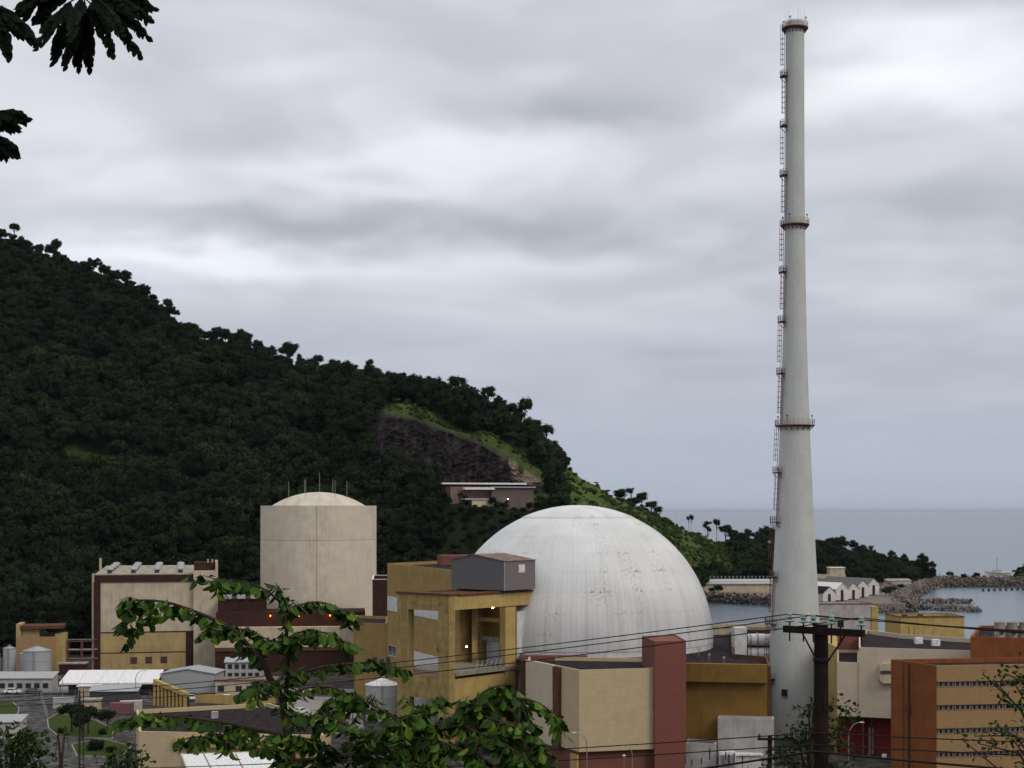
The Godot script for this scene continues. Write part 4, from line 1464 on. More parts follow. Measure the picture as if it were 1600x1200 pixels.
func build_right() -> void:
	var fr := frame(1278, 470, 3)
	var ww := block("white_screen_wall", "off-white windowless block right of the chimney with a yellow end", rect(fr, 0, 16.6, 0, 10), 0, 19.3, mats.grey_white, mats.roof_deck, "building", 0.4, 0.7, mats.rust)
	var s := Shape.new()
	wbox(s, fr, 16.62, 18.7, -0.3, 10, 0, 18.4)
	part(ww, "yellow_end", s, mats.yellow)
	var pp := Shape.new()
	pp.tube(PackedVector3Array([fp(fr, 0.3, -0.3, 14.9), fp(fr, 12.6, -0.3, 14.9)]), 0.14, 0.14, 6)
	part(ww, "service_pipe", pp, mats.oxide)
	var fy := frame(1407, 432, 4)
	var yb := block("yellow_block", "plain mustard yellow cube at the water's edge, right of the white block", rect(fy, 0, 18.4, 0, 14), 0, 17.9, mats.yellow, mats.roof_dark, "building", 0.4, 0.7, mats.rust)
	for k in 2:
		var v := Shape.new()
		wbox(v, fy, [1.4, 6.0][k], [2.6, 7.2][k], 2, 3.4, 17.2, 18.5)
		part(yb, "roof_vent", v, mats.rust)
	var dp := Shape.new()
	for x in [2.5, 4.0]:
		dp.tube(PackedVector3Array([fp(fy, x, -0.1, 0.0), fp(fy, x, -0.1, 15.5)]), 0.09, 0.09, 6)
	part(yb, "downpipe", dp, mats.coping)
	# cream building with deep dark roof
	var cb := thing("cream_plant_building", "long cream tiled building with a wide dark roof and a dark red base", "building", spot(1420, 1200, 310))
	var main := poly_of([[1342, 300], [1540, 292], [1550, 318], [1407, 332], [1356, 344], [1297, 330], [1342, 328]])
	var a := Shape.new()
	var inner := a.parapet(main, 7.6, 21.2, 0.4, 0.9)
	part(cb, "wall", a, mats.pale_tile)
	var r := Shape.new()
	r.face(inner, 20.3, Vector3.UP)
	part(cb, "roof", r, mats.roof_dark)
	var lo := Shape.new()
	var lowp := poly_of([[1308, 301.5], [1342.2, 300.2], [1342.2, 327], [1308, 328]])
	var li := lo.parapet(lowp, 7.6, 18.2, 0.35, 0.6)
	part(cb, "lower_wall", lo, mats.pale_tile)
	var lr := Shape.new()
	lr.face(li, 17.6, Vector3.UP)
	part(cb, "lower_roof", lr, mats.roof_dark)
	var rw := Shape.new()
	rw.prism(poly_of([[1307, 327.6], [1343, 327.3], [1343, 328.4], [1307, 328.8]]), 17.0, 21.25)
	part(cb, "recessed_red_wall", rw, mats.red_tile)
	var cs := Shape.new()
	var us := Shape.new()
	us.prism(poly_of([[1310, 304], [1540, 297], [1546, 340], [1312, 340]]), 0.0, 7.59)
	part(cb, "red_base", us, mats.red_wall)
	for x in [1347.0, 1360.0, 1394.0]:
		cs.prism(poly_of([[x, 301], [x + 3, 301], [x + 3, 302], [x, 302]]), 0.0, 7.58)
	part(cb, "base_pier", cs, mats.rust)
	var lo2 := Shape.new()
	wbox(lo2, frame(1357, 302.5, 0), 0, 5.4, -0.2, 0.6, 0, 5.2)
	part(cb, "loading_door", lo2, mats.grey_white)
	var ys := Shape.new()
	ys.prism(poly_of([[1288, 316], [1308, 301.8], [1308.5, 330], [1290, 330]]), 0.0, 21.0)
	part(cb, "yellow_pier", ys, mats.yellow)
	# rounded vent cowl
	var vf := frame(1375, 297, 0)
	var vent := Shape.new()
	var path := []
	for k in 16:
		var an := TAU * k / 16
		path.append(Vector2(signf(cos(an)) * pow(absf(cos(an)), 0.4) * 1.8, signf(sin(an)) * pow(absf(sin(an)), 0.4) * 1.95))
	for k in 16:
		var p: Vector2 = path[k]
		var q: Vector2 = path[(k + 1) % 16]
		vent.quad(fp(vf, 1.8 + p.x, 0, 16.4 + p.y), fp(vf, 1.8 + q.x, 0, 16.4 + q.y), fp(vf, 1.8 + q.x, 3.0, 16.4 + q.y), fp(vf, 1.8 + p.x, 3.0, 16.4 + p.y), Vector3(p.x + q.x, p.y + q.y, 0))
		vent.tri(fp(vf, 1.8, 0, 16.4), fp(vf, 1.8 + p.x, 0, 16.4 + p.y), fp(vf, 1.8 + q.x, 0, 16.4 + q.y), Vector3.BACK)
	var vo := part(cb, "vent_cowl", vent, mats.cream)
	var sl := Shape.new()
	wbox(sl, vf, 0.1, 3.65, -0.08, 2.5, 16.3, 16.95)
	part(vo, "louvre_slot", sl, mats.louvre)
	for k in 2:
		var sk := Shape.new()
		var sf := frame([1431, 1458][k], [318, 313][k], 3)
		wbox(sk, sf, 0, 1.5, 0, 1.3, 20.3, 21.6)
		part(cb, "roof_hatch", sk, mats.white_roof)
	# orange office block with window bands
	var A := plan(1392, 250)
	var B := plan(1463, 240)
	var ang := 9.0
	var f2 := {"o": B, "e1": Vector2(cos(deg_to_rad(ang)), sin(deg_to_rad(ang))), "e2": (A - B).normalized()}
	var ob := thing("orange_office", "four-storey orange and tan office block with bands of small dark windows, at far right", "building", fp(f2, 9, 4, 0))
	var op := PackedVector2Array([A, B, B + f2.e1 * 30.0, A + f2.e1 * 30.0])
	var ow := Shape.new()
	var oi := ow.parapet(op, -2.0, 23.7, 0.35, 0.7)
	part(ob, "wall", ow, mats.orange)
	var orf := Shape.new()
	orf.face(oi, 23.0, Vector3.UP)
	part(ob, "roof", orf, mats.roof_dark)
	var nrm := Vector2(f2.e1.y, -f2.e1.x)
	var ff := {"o": B, "e1": f2.e1, "e2": -nrm}
	for k in 5:
		var pn := Shape.new()
		var h1: float = [23.72, 20.25, 16.6, 12.92, 9.24][k]
		var h0: float = [21.2, 17.55, 13.9, 10.2, 6.3][k]
		wbox(pn, ff, 0.0, 29.9, -0.35, -0.003, h0, h1)
		part(ob, "cladding_band", pn, mats.office_cream)
	var floor_rows := [20.36, 16.7, 13.02, 9.34]
	for k in 4:
		for g in 9:
			for m in 3:
				window_small(ob, ff, 0.35 + g * 2.78 + m * 0.86, floor_rows[k], 0.68, 0.82)
	var dp2 := Shape.new()
	var lf := {"o": A, "e1": (B - A).normalized(), "e2": Vector2(-(B - A).normalized().y, (B - A).normalized().x)}
	dp2.tube(PackedVector3Array([fp(lf, 4.6, -0.2, -2), fp(lf, 4.6, -0.2, 23.5)]), 0.16, 0.16, 8)
	wbox(dp2, lf, 4.2, 5.0, -0.6, -0.05, 15.6, 16.8)
	part(ob, "downpipe", dp2, mats.rust)
	var bt := Shape.new()
	wbox(bt, lf, 3.0, 3.3, -0.06, 0.05, -2, 23.6)
	part(ob, "wall_joint", bt, mats.rust)
	# penthouse with cooling units
	var ph := block("orange_penthouse", "orange plant room on the roof of the office block at the right edge", poly_of([[1516, 264], [1760, 258], [1770, 290], [1530, 290]]), 20.0, 26.2, mats.orange, mats.roof_dark)
	var fp2 := frame(1516, 263.8, 0)
	for k in 2:
		var d := Shape.new()
		wbox(d, fp2, 5.0 + k * 4.0, 6.2 + k * 4.0, -0.1, 0.1, 22.9, 25.2)
		part(ph, "door", d, mats.metal_pale)
	for k in 12:
		var st := Shape.new()
		var q := fp(fp2, 0.3 + k * 0.6, 0.4, 26.2)
		st.tube(PackedVector3Array([q, q + Vector3.UP * 0.5]), 0.03, 0.03, 5)
		part(ph, "roof_post", st, mats.coping)
	for k in 4:
		var c := spot(1562 + k * 19.5, 990, 268)
		c.y = 25.5
		var t := thing("cooling_unit", ["cream round-topped cooling unit on the orange plant room, leftmost", "cream cooling unit on the orange plant room, second from left", "cream cooling unit on the orange plant room at the frame's right edge", "cream cooling unit on the orange plant room, outside the right edge"][k], "cooling unit", c, "cooling units on the plant room roof")
		var bx := Shape.new()
		bx.lathe(c, [Vector2(0.93, 0), Vector2(0.93, 2.7), Vector2(0.99, 2.75), Vector2(0.99, 2.95), Vector2(0.85, 2.98), Vector2(0.8, 2.6), Vector2(0, 2.6)], 20)
		part(t, "casing", bx, mats.roof_deck)
		if k < 3:
			var fn := Shape.new()
			var fcen := c + Vector3(0.05, 1.25, 0.9)
			fn.tube(PackedVector3Array([fcen, fcen + Vector3(0, 0, 0.14)]), 0.42, 0.42, 16)
			part(t, "fan", fn, mats.louvre)


func window_small(parent: Node3D, fr: Dictionary, a: float, h: float, w: float, t: float) -> void:
	var s := Shape.new()
	var e := 0.06
	wbox(s, fr, a, a + w, -0.12, 0.0, h, h + e)
	wbox(s, fr, a, a + w, -0.12, 0.0, h + t - e, h + t)
	wbox(s, fr, a, a + e, -0.12, 0.0, h + e, h + t - e)
	wbox(s, fr, a + w - e, a + w, -0.12, 0.0, h + e, h + t - e)
	var o := part(parent, "window", s, mats.grey_white)
	var g := Shape.new()
	wbox(g, fr, a + e, a + w - e, -0.06, -0.004, h + e, h + t - e)
	part(o, "pane", g, mats.pane)


# ---- the yard on the left -------------------------------------------------------------------------------------

func hut(called: String, label: String, fr: Dictionary, w: float, dp: float, h: float, wall: Material, roof: Material, kind := "flat", rise := 1.0, category := "building", group := "") -> Node3D:
	var o := thing(called, label, category, fp(fr, w / 2, dp / 2, 0), group)
	var s := Shape.new()
	s.prism(rect(fr, 0, w, 0, dp), 0, h, false)
	var e := 0.35
	var r := Shape.new()
	var t := Vector3.UP * 0.15
	if kind == "gable":      # ridge parallel to the front
		for a in [0.0, w]:
			s.tri(fp(fr, a, 0, h), fp(fr, a, dp, h), fp(fr, a, dp / 2, h + rise), fp(fr, a, 0, 0) - fp(fr, w / 2, 0, 0))
		var r2 := Shape.new()
		for side in [0, 1]:
			var b0 := -e if side == 0 else dp + e
			var hh := h - e * rise / (dp / 2)
			var p := [fp(fr, -e, b0, hh), fp(fr, w + e, b0, hh), fp(fr, w + e, dp / 2, h + rise), fp(fr, -e, dp / 2, h + rise)]
			var q := Shape.new()
			q.hexa([p[0], p[1], p[2], p[3], p[0] + t, p[1] + t, p[2] + t, p[3] + t], (p[0] + p[2]) / 2 + t / 2)
			part(o, "roof_panel", q, roof)
	elif kind == "gable_front":   # ridge running back, gable to the front
		for b in [0.0, dp]:
			s.tri(fp(fr, 0, b, h), fp(fr, w, b, h), fp(fr, w / 2, b, h + rise), fp(fr, 0, b, 0) - fp(fr, 0, dp / 2, 0))
		for side in [0, 1]:
			var a0 := -e if side == 0 else w + e
			var hh2 := h - e * rise / (w / 2)
			var p2 := [fp(fr, a0, -e, hh2), fp(fr, a0, dp + e, hh2), fp(fr, w / 2, dp + e, h + rise), fp(fr, w / 2, -e, h + rise)]
			var q2 := Shape.new()
			q2.hexa([p2[0], p2[1], p2[2], p2[3], p2[0] + t, p2[1] + t, p2[2] + t, p2[3] + t], (p2[0] + p2[2]) / 2 + t / 2)
			part(o, "roof_panel", q2, roof)
	elif kind == "mono":      # falls towards the front
		var p3 := [fp(fr, -e, -e, h + 0.01), fp(fr, w + e, -e, h + 0.01), fp(fr, w + e, dp + e, h + rise), fp(fr, -e, dp + e, h + rise)]
		r.hexa([p3[0], p3[1], p3[2], p3[3], p3[0] + t, p3[1] + t, p3[2] + t, p3[3] + t], (p3[0] + p3[2]) / 2 + t / 2)
		for a in [0.0, w]:
			s.tri(fp(fr, a, 0, h), fp(fr, a, dp, h), fp(fr, a, dp, h + rise), fp(fr, a, 0, 0) - fp(fr, w / 2, 0, 0))
		part(o, "roof", r, roof)
	else:
		wbox(r, fr, -e, w + e, -e, dp + e, h + 0.01, h + 0.3)
		part(o, "roof", r, roof)
	part(o, "wall", s, wall)
	return o


func build_hall() -> void:
	# turbine hall with roof ventilators
	var fr := frame(148, 459, 12)
	var o := thing("turbine_hall", "big cream and yellow hall with brown trim and rows of roof ventilators, at left", "building", fp(fr, 15, 30, 0))
	var W := 30.6
	var D := 74.0
	var s := Shape.new()
	s.prism(rect(fr, 0, W, 0, D), 0, 28.2, false)
	part(o, "wall", s, mats.hall_cream)
	var r := Shape.new()
	wbox(r, fr, -0.1, W, -0.1, D, 28.2, 28.8)
	part(o, "roof", r, mats.roof_deck)
	var b1 := Shape.new()
	wbox(b1, fr, 0.0, W, -0.35, -0.003, 26.4, 28.5)
	part(o, "brown_fascia", b1, mats.brown)
	var b2 := Shape.new()
	wbox(b2, fr, -0.3, 1.7, -0.37, -0.004, 0, 26.39)
	part(o, "brown_corner", b2, mats.brown)
	for q in [[1.7, 26.6, 0.0, 5.0], [1.7, 26.6, 5.35, 11.1]]:
		var y := Shape.new()
		wbox(y, fr, q[0], q[1], -0.3, -0.005, q[2], q[3])
		part(o, "yellow_cladding", y, mats.hall_yellow)
	var gv := Shape.new()
	wbox(gv, fr, 1.7, 26.6, -0.2, -0.006, 5.0, 5.35)
	wbox(gv, fr, 1.7, 28.9, -0.24, -0.006, 11.1, 11.5)
	wbox(gv, fr, 26.6, 28.9, -0.2, -0.006, 0.0, 11.1)
	part(o, "brown_band", gv, mats.brown)
	for x in [10.4, 14.8, 19.2]:
		var l := Shape.new()
		wbox(l, fr, x, x + 1.9, -0.5, -0.301, 2.0, 3.9)
		var lo := part(o, "louvre", l, mats.rust)
		var lp := Shape.new()
		wbox(lp, fr, x + 0.25, x + 1.65, -0.55, -0.501, 2.25, 3.65)
		part(lo, "opening", lp, mats.louvre)
	for q in [[28.9, 36.0, 29.7]]:
		var t := Shape.new()
		wbox(t, fr, q[0], q[1], -1.6, 12.0, 0, q[2])
		part(o, "corner_tower", t, mats.hall_cream)
		var tb := Shape.new()
		wbox(tb, fr, q[0] + 0.2, q[1] - 1.0, 0.4, 11.0, q[2], q[2] + 2.4)
		part(o, "tower_plant_room", tb, mats.brown)
		var te := Shape.new()
		wbox(te, fr, q[1] - 0.6, q[1] + 0.15, -1.75, 9.0, 0.0, q[2] + 2.9)
		for k in 2:
			wbox(te, fr, q[1] - 3.0 + k * 1.3, q[1] - 2.6 + k * 1.3, 0.2, 0.6, q[2] + 2.4, q[2] + 3.4)
		part(o, "white_fin", te, mats.cream)
	var wf := Shape.new()
	wbox(wf, fr, -0.8, -0.1, 40.0, 41.6, 0, 32.4)
	wbox(wf, fr, -0.8, -0.1, 0.0, 1.2, 0.0, 29.0)
	part(o, "side_fin", wf, mats.cream)
	var rod := Shape.new()
	rod.tube(PackedVector3Array([fp(fr, 2.2, 0.5, 26.0), fp(fr, 2.2, -0.6, 29.6)]), 0.1, 0.08, 6)
	part(o, "roof_pipe", rod, mats.white_roof)
	# ventilators: four rows running back
	var proto: Node3D
	var spot0 := ["first", "second", "third", "fourth"]
	var rows := ["nearest the roof edge", "next back from the roof edge", "in the middle of the row", "fourth back from the roof edge", "at the far end of the row"]
	for k in 4:
		for m in 4:
			var p := fp(fr, 4.0 + k * 7.0, 7.0 + m * 16.0, 28.8)
			var lab := "white roof ventilator in the %s row from the left, %s" % [spot0[k], rows[m]]
			if proto == null:
				proto = thing("roof_ventilator", lab, "ventilator", p, "roof ventilators on the turbine hall")
				var c := Shape.new()
				c.lathe(p, [Vector2(0.7, 0), Vector2(0.7, 1.0)], 12)
				part(proto, "curb", c, mats.metal_dark)
				var h := Shape.new()
				h.lathe(p, [Vector2(0.8, 0.95), Vector2(1.3, 1.0), Vector2(1.25, 1.4), Vector2(0.7, 1.75), Vector2(0, 1.8)], 16)
				part(proto, "hood", h, mats.metal_roof)
			else:
				again(proto, p, 0.0, Vector3.ONE, lab)
	# brown and cream range between the hall and the cylinder
	var f2 := frame(336, 452, 6)
	var b := thing("brown_range", "long cream and brown block between the turbine hall and the cream cylinder", "building", fp(f2, 20, 8, 0))
	for q in [[0, 44, 0, 20, 0, 6.4, "brown"], [0, 44, -0.5, 20, 6.4, 7.5, "rust"], [0, 44, -0.3, 20, 7.5, 13.4, "hall_cream"], [0, 44, 3, 20, 13.4, 17.6, "brown"]]:
		var c := Shape.new()
		wbox(c, f2, q[0], q[1], q[2], q[3], q[4], q[5])
		part(b, ["lower_wall", "band", "cream_wall", "upper_wall"][[0, 6.4, 7.5, 13.4].find(q[4])], c, mats[q[6]])
	var tp := Shape.new()
	wbox(tp, f2, 0.5, 14, 6, 20, 17.6, 21.6)
	part(b, "roof_house", tp, mats.brown)
	for k in 4:
		var hv := Shape.new()
		wbox(hv, f2, 2.0 + k * 4.0, 4.4 + k * 4.0, 5, 7, 21.6, 22.7)
		part(b, "roof_unit", hv, mats.grey_white)
	for k in 3:
		var p := fp(f2, [16.0, 24.4, 33.6][k], 2.7, 16.6)
		var lo := thing("wall_lamp", ["lit orange lamp on the brown wall, left of three", "lit orange lamp on the brown wall, middle of three", "lit orange lamp on the brown wall, right of three nearest the cylinder"][k], "lamp", p, "orange lamps on the brown wall")
		var hs := Shape.new()
		hs.box(p + Vector3(0, 0.3, 0.1), Vector3(0.6, 0.12, 0.7))
		part(lo, "hood", hs, mats.metal_dark)
		var bs := Shape.new()
		bs.lathe(p + Vector3(0, -0.15, 0.1), [Vector2(0, -0.2), Vector2(0.22, 0), Vector2(0.22, 0.25), Vector2(0, 0.35)], 10)
		part(lo, "bulb", bs, mats.glow_orange)
		lamp_light(lo, p + Vector3(0, 0.05, 0.5), Color(1.0, 0.55, 0.15), 2.2, 0.12)


func tank(called: String, label: String, p: Vector3, r: float, h: float, rise: float, wall: Material, roof: Material, rails := false) -> Node3D:
	var o := thing(called, label, "tank", p, "")
	var s := Shape.new()
	s.lathe(p, [Vector2(r, 0), Vector2(r, h)], 40)
	for k in 3:
		var y := h * (k + 1) / 3.0 - 0.05
		s.lathe(p, [Vector2(r + 0.002, y - 0.08), Vector2(r + 0.07, y - 0.06), Vector2(r + 0.07, y), Vector2(r + 0.002, y + 0.02)], 40, 0, TAU, true)
	part(o, "shell", s, wall)
	var c := Shape.new()
	c.lathe(p, [Vector2(r + 0.15, h - 0.05), Vector2(r + 0.15, h + 0.05), Vector2(0.4, h + rise), Vector2(0.4, h + rise + 0.35), Vector2(0, h + rise + 0.45)], 40, 0, TAU, true)
	part(o, "cone_roof", c, roof)
	var l := Shape.new()
	var f := p + Vector3(0.25, 0, r + 0.15)
	for w in [-0.22, 0.22]:
		l.bar(f + Vector3(w, 0, 0), f + Vector3(w, h + 0.9, 0), 0.06)
	for k in int(h / 0.4):
		l.bar(f + Vector3(-0.22, k * 0.4 + 0.3, 0), f + Vector3(0.22, k * 0.4 + 0.3, 0), 0.05)
	part(o, "ladder", l, mats.rail)
	if rails:
		var rl := Shape.new()
		for k in 24:
			var a := TAU * k / 24
			var b := TAU * (k + 1) / 24
			var pa := p + Vector3(cos(a), 0, sin(a)) * r + Vector3.UP * (h + 0.05)
			var pb := p + Vector3(cos(b), 0, sin(b)) * r + Vector3.UP * (h + 0.05)
			rl.bar(pa, pa + Vector3.UP * 1.1, 0.06)
			rl.bar(pa + Vector3.UP * 1.1, pb + Vector3.UP * 1.1, 0.06)
		part(o, "railing", rl, mats.rail)
	return o


func lamp_post(label: String, p: Vector3, h: float, reach: Vector3) -> void:
	var o := thing("street_lamp", label, "street lamp", p, "curved street lamps")
	var s := Shape.new()
	var pts := PackedVector3Array([p, p + Vector3.UP * h * 0.75])
	for k in range(1, 7):
		var t := k / 6.0
		pts.append(p + Vector3.UP * h * (0.75 + 0.25 * sin(t * PI / 2)) + reach * (1.0 - cos(t * PI / 2)))
	s.tube(pts, 0.10, 0.05, 8)
	part(o, "post", s, mats.galvanised)
	var e := pts[pts.size() - 1]
	var l := Shape.new()
	l.box(e + reach.normalized() * 0.3, Vector3(0.75, 0.16, 0.3), Basis(Vector3.UP, -atan2(reach.z, reach.x)))
	part(o, "lamp_head", l, mats.white_roof)


func car_proto(label: String, body: Material, at: Vector3, turn: float) -> Node3D:
	var o := thing("parked_car", label, "car", at)
	o.position = Vector3.ZERO
	var s := Shape.new()
	var side := [Vector2(-2.1, 0.35), Vector2(2.1, 0.35), Vector2(2.12, 0.75), Vector2(1.2, 0.92), Vector2(0.55, 1.42), Vector2(-1.1, 1.45), Vector2(-1.9, 0.95), Vector2(-2.12, 0.85)]
	for i in side.size():
		var a: Vector2 = side[i]
		var b: Vector2 = side[(i + 1) % side.size()]
		var n := Vector3(b.y - a.y, a.x - b.x, 0)
		var wa := 0.82 if a.y < 1.2 else 0.62
		var wb := 0.82 if b.y < 1.2 else 0.62
		s.quad(Vector3(a.x, a.y, -wa), Vector3(b.x, b.y, -wb), Vector3(b.x, b.y, wb), Vector3(a.x, a.y, wa), n)
	for z in [-1.0, 1.0]:
		var mid := Vector3(0, 0.8, z * 0.82)
		for i in side.size():
			var a: Vector2 = side[i]
			var b: Vector2 = side[(i + 1) % side.size()]
			s.tri(mid, Vector3(a.x, a.y, z * (0.82 if a.y < 1.2 else 0.62)), Vector3(b.x, b.y, z * (0.82 if b.y < 1.2 else 0.62)), Vector3(0, 0.2, z))
	part(o, "body", s, body)
	var g := Shape.new()
	for z in [-1.0, 1.0]:
		g.quad(Vector3(-1.55, 1.0, z * 0.8), Vector3(1.0, 1.0, z * 0.8), Vector3(0.5, 1.36, z * 0.665), Vector3(-1.05, 1.38, z * 0.665), Vector3(0, 0, z))
	g.quad(Vector3(1.16, 0.98, -0.7), Vector3(1.16, 0.98, 0.7), Vector3(0.62, 1.38, 0.58), Vector3(0.62, 1.38, -0.58), Vector3(1, 1, 0))
	g.quad(Vector3(-1.86, 1.0, -0.7), Vector3(-1.86, 1.0, 0.7), Vector3(-1.17, 1.42, 0.58), Vector3(-1.17, 1.42, -0.58), Vector3(-1, 1, 0))
	part(o, "window_glass", g, mats.pane)
	for x in [-1.3, 1.3]:
		for z in [-0.74, 0.74]:
			var w := Shape.new()
			w.tube(PackedVector3Array([Vector3(x, 0.32, z - 0.1), Vector3(x, 0.32, z + 0.1)]), 0.32, 0.32, 14)
			part(o, "wheel", w, mats.tyre)
	o.position = at
	o.rotation.y = turn
	return o


func build_yard() -> void:
	var road := Shape.new()
	road.face(poly_of([[-200, 398], [250, 398], [250, 380], [60, 380], [95, 345], [150, 312], [260, 300], [260, 285], [150, 283], [30, 286], [-100, 310], [40, 345], [28, 380], [-200, 380]]), 0.012, Vector3.UP)
	setting("road", road, mats.asphalt)
	var pv := Shape.new()
	pv.face(poly_of([[40, 418], [560, 412], [560, 402], [40, 405]]), 0.016, Vector3.UP)
	pv.face(poly_of([[440, 395], [560, 395], [570, 330], [470, 330]]), 0.016, Vector3.UP)
	setting("pavement", pv, mats.pavement)
	for q in [[[-60, 386], [20, 383], [30, 372], [28, 362], [10, 354], [-60, 352]], [[74, 352], [76, 338], [92, 325], [175, 322], [178, 336], [150, 350], [90, 362]], [[112, 314], [120, 300], [190, 298], [205, 312], [160, 322]]]:
		var pl := poly_of(q)
		var g := Shape.new()
		g.prism(pl, 0.0, 0.12)
		setting("lawn", g, mats.lawn)
		var k := Shape.new()
		for i in pl.size():
			var a := pl[i]
			var b := pl[(i + 1) % pl.size()]
			k.bar(Vector3(a.x, 0.07, -a.y), Vector3(b.x, 0.07, -b.y), 0.25, 0.14)
		setting("kerb", k, mats.pavement)
	# far left: silo, process block, pipe racks
	tank("silver_silo", "silver corrugated silo with a low cone roof beside the yellow process block, far left", spot(58, 1060, 438) * Vector3(1, 0, 1), 3.9, 8.0, 1.2, mats.metal_pale, mats.galvanised)
	var fy := frame(25, 452, 10)
	var pb := block("process_block", "stained tan process block behind the silver silo", rect(fy, 0, 11, 0, 9), 0, 10.6, mats.office_cream, mats.roof_dark)
	for q in [[0.0, 1.4, 0.0, 9.0, 10.6, 14.4], [1.4, 6.5, 1.0, 8.0, 10.0, 13.0], [11.0, 14.0, 1.0, 7.0, 0.0, 11.4]]:
		var s := Shape.new()
		wbox(s, fy, q[0], q[1], q[2] + 0.01, q[3] - 0.01, q[4], q[5])
		part(pb, "upper_block", s, mats.hall_yellow)
	var rf := Shape.new()
	wbox(rf, fy, 1.2, 13.4, -0.4, 8.6, 13.0, 13.9)
	part(pb, "flat_canopy", rf, mats.rust)
	var f0 := frame(-30, 440, 8)
	for k in 3:
		tank("grey_tank", ["small grey tank at the left edge, leftmost", "small grey tank at the left edge, middle one", "small grey tank at the left edge, beside the tan process block"][k], fp(f0, 3.0 + k * 4.4, 3, 0), 1.8, 6.5 + (k % 2) * 1.6, 0.5, mats.metal_pale, mats.galvanised)
	var rk := thing("pipe_rack", "steel pipe rack with grey pipes between the silo and the turbine hall", "pipe rack", spot(108, 1050, 452) * Vector3(1, 0, 1))
	var fk := frame(84, 456, 6)
	var st := Shape.new()
	for a in [0.0, 4.0, 8.0, 11.6]:
		for b in [0.0, 2.6]:
			st.bar(fp(fk, a, b, 0), fp(fk, a, b, 9.0), 0.25)
		for h in [3.4, 6.2, 9.0]:
			st.bar(fp(fk, a, 0, h), fp(fk, a, 2.6, h), 0.22)
	for h in [3.4, 6.2, 9.0]:
		st.bar(fp(fk, 0, 0, h), fp(fk, 11.6, 0, h), 0.2)
	part(rk, "frame", st, mats.oxide)
	for k in 7:
		var pp := Shape.new()
		var h := 3.7 + (k % 3) * 2.8
		pp.tube(PackedVector3Array([fp(fk, -1, 0.4 + k * 0.3, h), fp(fk, 12.5, 0.4 + k * 0.3, h)]), 0.17, 0.17, 8)
		part(rk, "pipe", pp, mats.grey_white if k % 2 else mats.metal_dark)
	var fu := frame(92, 448, 6)
	hut("valve_house", "low dark service hut below the pipe rack", fu, 7.5, 4, 3.0, mats.brown, mats.roof_deck, "flat")
	# long low grey workshop, canopy
	var fl := frame(-60, 404, 2)
	var lw := hut("long_workshop", "long low grey workshop with small windows at the left edge", fl, 23.5, 6, 3.6, mats.grey_white, mats.metal_roof, "mono", 1.1)
	for k in 10:
		window_in(lw, fl, 1.0 + k * 2.25, 1.2, 1.2, 1.1, 0.0, mats.metal_dark)
	var fc := frame(92, 396, 3)
	var cn := thing("white_canopy", "long bright white sloping canopy roof in front of the turbine hall", "canopy", fp(fc, 12, 4, 0))
	for k in 5:
		var p := Shape.new()
		var a0 := k * 5.0 + 0.04
		var a1 := a0 + 4.92
		var c := [fp(fc, a0, 0, 3.3), fp(fc, a1, 0, 3.3), fp(fc, a1 - 0.2, 12, 5.4), fp(fc, a0 - 0.2, 12, 5.4)]
		var t := Vector3.UP * 0.12
		p.hexa([c[0], c[1], c[2], c[3], c[0] + t, c[1] + t, c[2] + t, c[3] + t], (c[0] + c[2]) / 2 + t / 2)
		p.bar(fp(fc, a0, -0.05, 3.15), fp(fc, a1, -0.05, 3.15), 0.1, 0.35)
		part(cn, "roof_panel", p, mats.white_roof)
	for k in 6:
		for b in [0.4, 11.0]:
			var p := Shape.new()
			p.bar(fp(fc, 0.2 + k * 4.85, b, 0), fp(fc, 0.2 + k * 4.85, b, 3.25 + b * 0.17), 0.18)
			part(cn, "post", p, mats.metal_dark)
	var bw := Shape.new()
	wbox(bw, fc, 0.3, 24.5, 9.0, 9.3, 0, 3.4)
	part(cn, "back_wall", bw, mats.louvre)
	hut("white_booth", "small cream booth under the white canopy's front edge", frame(122, 392, 3), 5.2, 2.4, 2.9, mats.cream, mats.white_roof)
	var fd := frame(140, 381, 5)
	var dk := hut("open_shelter", "dark open shelter with a grey sheet roof below the white canopy", fd, 11.5, 6, 2.9, mats.metal_dark, mats.metal_roof, "mono", 0.9)
	dk.set_meta("category", "shelter")
	hut("cream_kiosk", "small cream kiosk on the corner of the lawn", frame(128, 366, 4), 4.0, 3, 2.6, mats.cream, mats.roof_deck)
	var fs := frame(252, 404, -3)
	hut("grey_shed", "grey metal shed with a low pitched roof in front of the turbine hall's corner tower", fs, 14.2, 10, 5.0, mats.metal_pale, mats.metal_roof, "gable_front", 1.2, "shed")
	var f2 := frame(352, 432, 4)
	var th := hut("two_storey_office", "two-storey grey office with small square windows beside the corner tower", f2, 10.2, 7, 5.2, mats.grey_white, mats.metal_roof, "gable", 1.0)
	for k in 5:
		for m in 2:
			window_in(th, f2, 0.8 + k * 1.9, 1.0 + m * 2.4, 1.0, 1.1, 0.0, mats.metal_dark)
	var fch := frame(336, 397, 3)
	var ch := hut("cream_bungalow", "low cream bungalow with a flat brown roof and four windows, left of the tree", fch, 15.5, 7, 3.9, mats.cream, mats.roof_brown)
	for k in 4:
		window_in(ch, fch, [0.8, 5.4, 8.2, 10.2][k], 1.2, [1.4, 1.4, 1.2, 1.2][k], 1.2, 0.0, mats.louvre)
	# yellow fins
	var fz := frame(243, 378, -22)
	var sf := thing("fin_wall", "mustard concrete wall of upright fins stepping down to the right, below the grey shed", "wall", fp(fz, 5, 0, 0))
